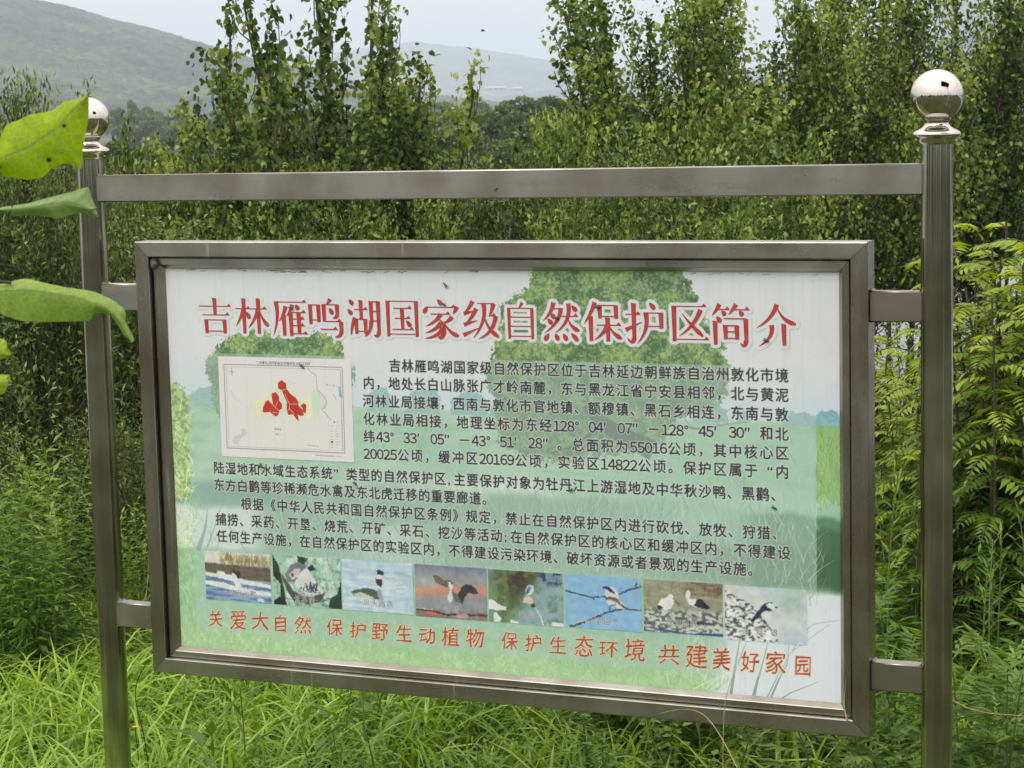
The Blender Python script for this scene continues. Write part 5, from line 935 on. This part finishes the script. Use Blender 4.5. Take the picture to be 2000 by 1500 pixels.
bl([(0.0498, -0.0491), (0.0706, -0.0496), (0.0889, -0.0464)], [(0.0502, -0.0418), (0.071, -0.0402), (0.0892, -0.0401), (0.0889, -0.0464)], [(0.0492, -0.0596), (0.0698, -0.0642), (0.083, -0.0593), (0.0881, -0.0521), (0.0889, -0.0464)], 0.75, 0.01, 0, seed=5)
TWIGM = noise_mat('dark_twig', [(.035, .022, .018), (.08, .05, .035)], 60, .6)
def twig(pts, r, parent=branch, name='twig', m=None, seg=10):
    p = np.array(pts, float); t = np.linspace(0, 1, len(p)); tt = np.linspace(0, 1, seg); q = np.stack([np.interp(tt, t, p[:, i]) for i in range(3)], 1)
    for _ in range(2): q[1:-1] = (q[:-2] + 2 * q[1:-1] + q[2:]) / 4
    V, F = tube(q, r, 6); return link(name, mesh_np(name, V, F, [m or TWIGM], smooth=True), parent)
twig([(0.0488, 0.004, 0.123), (0.076, 0.004, 0.1505), (0.0958, 0.004, 0.1751)], 0.0011)
twig([(0.0474, 0.004, 0.0973), (0.0691, 0.004, 0.1173), (0.0871, 0.004, 0.1277)], 0.0009)
twig([(0.0403, 0.004, 0.0614), (0.071, 0.004, 0.0565), (0.0967, 0.004, 0.0533)], 0.0018)
twig([(0.0409, 0.004, 0.0717), (0.0783, 0.004, 0.0966), (0.1002, 0.004, 0.1217), (0.1092, 0.004, 0.1564)], 0.0007)
twig([(0.0375, 0.004, 0.0096), (0.0524, 0.004, -0.0012)], 0.0012)
twig([(0.0314, 0.004, -0.0528), (0.0498, 0.004, -0.0491)], 0.0012)
twig([(0.0444, 0.004, 0.1538), (0.0397, 0.004, 0.051), (0.0309, 0.004, -0.0528)], 0.003)
# ------------------------------------------------------------------ small things on and round the board
FLYM = noise_mat('insect_black', [(.012, .012, .012), (.04, .035, .03)], 200, .5)
WINGM = noise_mat('insect_wing', [(.10, .09, .08), (.16, .15, .13)], 200, .4)
def blob(c, r, n=6):
    bm = bmesh.new(); bmesh.ops.create_uvsphere(bm, u_segments=8, v_segments=6, radius=1)
    for v in bm.verts: v.co = Vector((c[0] + v.co.x * r[0], c[1] + v.co.y * r[1], c[2] + v.co.z * r[2]))
    me = bpy.data.meshes.new('blob'); bm.to_mesh(me); bm.free(); return me
fly_parts = None
def fly(x, y, z, rot, label, s=1.0):
    global fly_parts
    if fly_parts is None:
        b_ = blob((0, 0, 0), (.0016, .0014, .0034)); b_.name = 'body'; b_.materials.append(FLYM); h_ = blob((0, -.0002, .0042), (.0013, .0012, .0012)); h_.name = 'head'; h_.materials.append(FLYM)
        w_m = mesh_np('wing', [(0, -.0014, .002), (.0024, -.0012, -.001), (.0030, -.0010, -.005), (.0008, -.0016, -.0048), (0, -.0017, .002), (.0024, -.0015, -.001), (.0030, -.0013, -.005), (.0008, -.0019, -.0048)], [(0, 1, 2, 3), (7, 6, 5, 4), (0, 4, 5, 1), (1, 5, 6, 2), (2, 6, 7, 3), (3, 7, 4, 0)], [WINGM]); w2 = w_m.copy(); w2.transform(Matrix.Scale(-1, 4, (1, 0, 0)))
        fly_parts = (('body', b_), ('head', h_), ('wing', w_m), ('wing', w2))
    r = empty('fly', (x, y, z)); r.rotation_euler.y = rot; r.scale = (s, s, s); tag(r, label, 'fly')
    for n_, m_ in fly_parts: link(n_, m_, r)
for u, v, lab in ((401, 106, 'small dark fly on the third red heading character'), (860, 91, 'small dark fly on the seventh red heading character'), (1182, 123, 'small dark fly on the tenth red heading character'), (1296, 93, 'small dark fly on the eleventh red heading character'), (1743, 171, 'dark fly at the foot of the last red heading character'), (429, 267, 'dark fly on the upper edge of the map'), (285, 547, 'small dark fly in the first full-width text line, left part'), (580, 584, 'dark fly just above the second full-width text line'), (1212, 573, 'dark fly in the first full-width text line, right of its middle'), (1760, 592, 'dark fly below the right end of the first full-width text line'), (867, 40, 'small fly on the white margin above the heading')):
    fly(PX0 + u / 1000, -.0040, PZ1 - v / 1000, rr.uniform(0, 6), lab, 1.5)
fly(.06, -.0215, 1.985, 1.0, 'small dark fly on the top crossbar near its middle', 1.2)
# wasp nest of mud in the upper left inner corner
nest = blob((0, 0, 0), (.013, .012, .015)); nest.name = 'mud_nest'
for v in nest.vertices: v.co *= 1 + .35 * math.sin(v.co.x * 700 + v.co.z * 500) * math.cos(v.co.y * 600)
MUD = noise_mat('dry_mud', [(.06, .05, .04), (.14, .12, .10)], 80, .95, bump=.6); nest.materials.append(MUD); o = link('mud_nest', nest, None, (-.984, -.024, 1.787)); tag(o, 'lump of dried mud nest in the upper left inner corner of the frame', 'nest')
STRAW = noise_mat('dry_straw', [(.26, .19, .09), (.42, .33, .18)], 60, .8); GREENST = noise_mat('dark_green_stalk', [(.02, .035, .012), (.04, .06, .02)], 60, .6)
def stalk(name, pts, r0, r1, m, label, cat, seg=16, parent=None):
    p = np.array(pts, float); t = np.linspace(0, 1, len(p)); tt = np.linspace(0, 1, seg); q = np.stack([np.interp(tt, t, p[:, i]) for i in range(3)], 1)
    for _ in range(3): q[1:-1] = (q[:-2] + 2 * q[1:-1] + q[2:]) / 4
    V, F = tube(q, np.linspace(r0, r1, seg), 6); o = link(name, mesh_np(name, V, F, [m], smooth=True), parent)
    if label: tag(o, label, cat)
    return o
stalk('dry_grass_stalk', [(0.7822, -0.3, 0.5967), (0.7281, -0.25, 0.6539), (0.6663, -0.18, 0.686), (0.6129, -0.14, 0.6863), (0.5652, -0.12, 0.6741), (0.5141, -0.1, 0.6536)], .0016, .0007, STRAW, 'pale dry grass stalk arching in front of the bottom frame, right part', 'stalk')
stalk('withered_plant', [(0.6749, -0.08, 0.5216), (0.6746, -0.07, 0.652), (0.6804, -0.065, 0.7043), (0.6962, -0.062, 0.7552), (0.7175, -0.06, 0.796)], .0012, .0004, STRAW, 'thin upright stalk crossing the lower edge of the sheet below the slogan', 'stalk')
stalk('curved_weed_stem', [(-1.3273, 0.35, 0.1621), (-1.3355, 0.35, 0.2921), (-1.3612, 0.35, 0.3713), (-1.3691, 0.35, 0.4357), (-1.3476, 0.35, 0.4895), (-1.3195, 0.35, 0.5274)], .0020, .0012, GREENST, 'dark curved weed stem in the grass just right of the left post', 'stem')
stalk('fallen_twig', [(1.1868, 0.25, 0.6554), (1.2262, 0.25, 0.6373), (1.2784, 0.25, 0.6285), (1.3815, 0.25, 0.6311)], .0022, .0012, STRAW, 'pale dead twig lying over the weeds right of the right post', 'twig')
stalk('withered_plant', [(0.9864, -0.04, 0.6616), (0.9749, -0.03, 0.6945), (0.9764, -0.025, 0.726), (0.9797, -0.022, 0.7686)], .0026, .0004, STRAW, 'brown withered plant tip stuck in the lower right inner corner of the frame', 'stalk')
stalk('fallen_twig', [(-1.076, -0.01, 0.8215), (-1.0897, 0.02, 0.8321), (-1.0862, 0.03, 0.8905), (-1.0782, 0.03, 1.0109)], .0014, .0010, STRAW, 'bent dry stem leaning on the lower left bracket', 'stalk')
YEL = noise_mat('yellow_petals', [(.55, .36, .01), (.75, .52, .02)], 80, .6)
def flower(x, y, z, label, s=1.0):
    r = empty('yellow_flower', (x, y, 0)); tag(r, label, 'flower'); V, F = tube([(0, 0, 0), (.01, 0, z * .5), (0, 0, z)], .0016, 6); link('stem', mesh_np('stem', V, F, [GREENST]), r)
    n = 14; an = np.arange(n) * 2 * math.pi / n; P = np.tile([0, 0, z], (n, 1)); D = np.stack([np.cos(an), np.sin(an), .35 + 0 * an], 1); V, F, tn = leaves(P, D, np.tile([0, 0, 1.], (n, 1)), np.full(n, .013 * s), np.full(n, .005 * s), np.full(n, .5)); link('petals', mesh_np('petals', V, F, [YEL], tint=tn), r)
    c = blob((0, 0, z + .002), (.004 * s, .004 * s, .004 * s)); c.name = 'flower_head'; c.materials.append(YEL); link('flower_head', c, r)

flower(-1.4388, 0.45, 0.2861, 'small yellow flower beside the left post low in the grass', 1.0)
# solar street lamp behind the photographer, mirrored in the balls
lamp = empty('solar_street_lamp', (3.5, -1.2, 0)); tag(lamp, 'street lamp with dark blue solar panel, seen only reflected in the steel balls', 'street lamp')
PAINT = noise_mat('grey_lamp_paint', [(.45, .46, .48), (.55, .56, .58)], 8, .4); CELL = noise_mat('solar_cell_blue', [(.008, .012, .07), (.02, .03, .12)], 3, .15)
V, F = tube([(0, 0, -.3), (0, 0, 2.5), (0, 0, 4.6)], [.06, .05, .04], 12); link('pole', mesh_np('pole', V, F, [PAINT], smooth=True), lamp)
pn = bevel_box(-.75, .75, -.5, .5, -.02, .02, 'solar_panel', CELL, lamp, .004, 1); pn.scale = (1.5, 1.5, 1); pn.location = (0, 0, 4.7); pn.rotation_euler = (R(28), 0, R(20))
V, F = tube([(0, 0, 3.9), (.5, -.5, 4.2), (.9, -.9, 4.25)], .025, 8); link('lamp_arm', mesh_np('lamp_arm', V, F, [PAINT], smooth=True), lamp)
hd = bevel_box(-.25, .25, -.08, .08, -.03, .03, 'lamp_head', PAINT, lamp, .01, 2); hd.location = (1.05, -1.05, 4.25); hd.rotation_euler.z = R(-45)
# far farm sheds
WHITEW = noise_mat('white_rendered_wall', [(.38, .38, .37), (.45, .45, .44)], .4, .8); ROOFM = noise_mat('blue_grey_roof', [(.30, .34, .40), (.42, .46, .50)], .6, .6)
def shed(a, d, z, L, label):
    x, y = world(a, d); r = empty('farm_shed', (x, y, z), YAW); tag(r, label, 'shed', 'far farm sheds'); bevel_box(-L / 2, L / 2, -4, 4, 0, 2.6, 'wall', WHITEW, r, .05, 1)
    me = mesh_np('roof', [(-L / 2 - .5, -4.5, 2.5), (L / 2 + .5, -4.5, 2.5), (L / 2 + .5, 4.5, 2.5), (-L / 2 - .5, 4.5, 2.5), (-L / 2 - .5, 0, 4.2), (L / 2 + .5, 0, 4.2)], [(0, 1, 5, 4), (2, 3, 4, 5), (0, 4, 3), (1, 2, 5), (0, 3, 2, 1)], [ROOFM]); link('roof', me, r)
    for k in range(3): bevel_box(-L / 2 + L * (k + .8) / 4, -L / 2 + L * (k + 1.2) / 4, -4.06, -3.98, .9, 1.9, 'window', GASKET, r, .01, 1)
shed(-33.0, 2300, 37.8, 14, 'low white farm shed at the foot of the far ridge, left one')
shed(-10.0, 2300, 38.9, 22, 'long white farm shed at the foot of the far ridge, right one')
shed(12.9, 2300, 37.8, 9, 'small white farm shed right of the long one')

# a bird far off in the sky
BIRDM = noise_mat('bird_brown', [(.05, .045, .04), (.10, .09, .08)], 4, .8)
bx_, by_ = world(-.77, 80); bird = empty('bird', (bx_, by_, 5.62), YAW); tag(bird, 'tiny bird flying in the white sky above the valley', 'bird')
bd = blob((0, 0, 0), (.09, .03, .03)); bd.name = 'body'; bd.materials.append(BIRDM); link('body', bd, bird)
for sg in (-1, 1): link('wing', mesh_np('wing', [(-.03, 0, .02), (.04, 0, .02), (.0, .20 * sg, .06), (-.04, .18 * sg, .055), (-.03, 0, .012), (.04, 0, .012), (.0, .20 * sg, .053), (-.04, .18 * sg, .05)], [(0, 1, 2, 3), (7, 6, 5, 4), (0, 4, 5, 1), (1, 5, 6, 2), (2, 6, 7, 3), (3, 7, 4, 0)], [BIRDM]), bird)
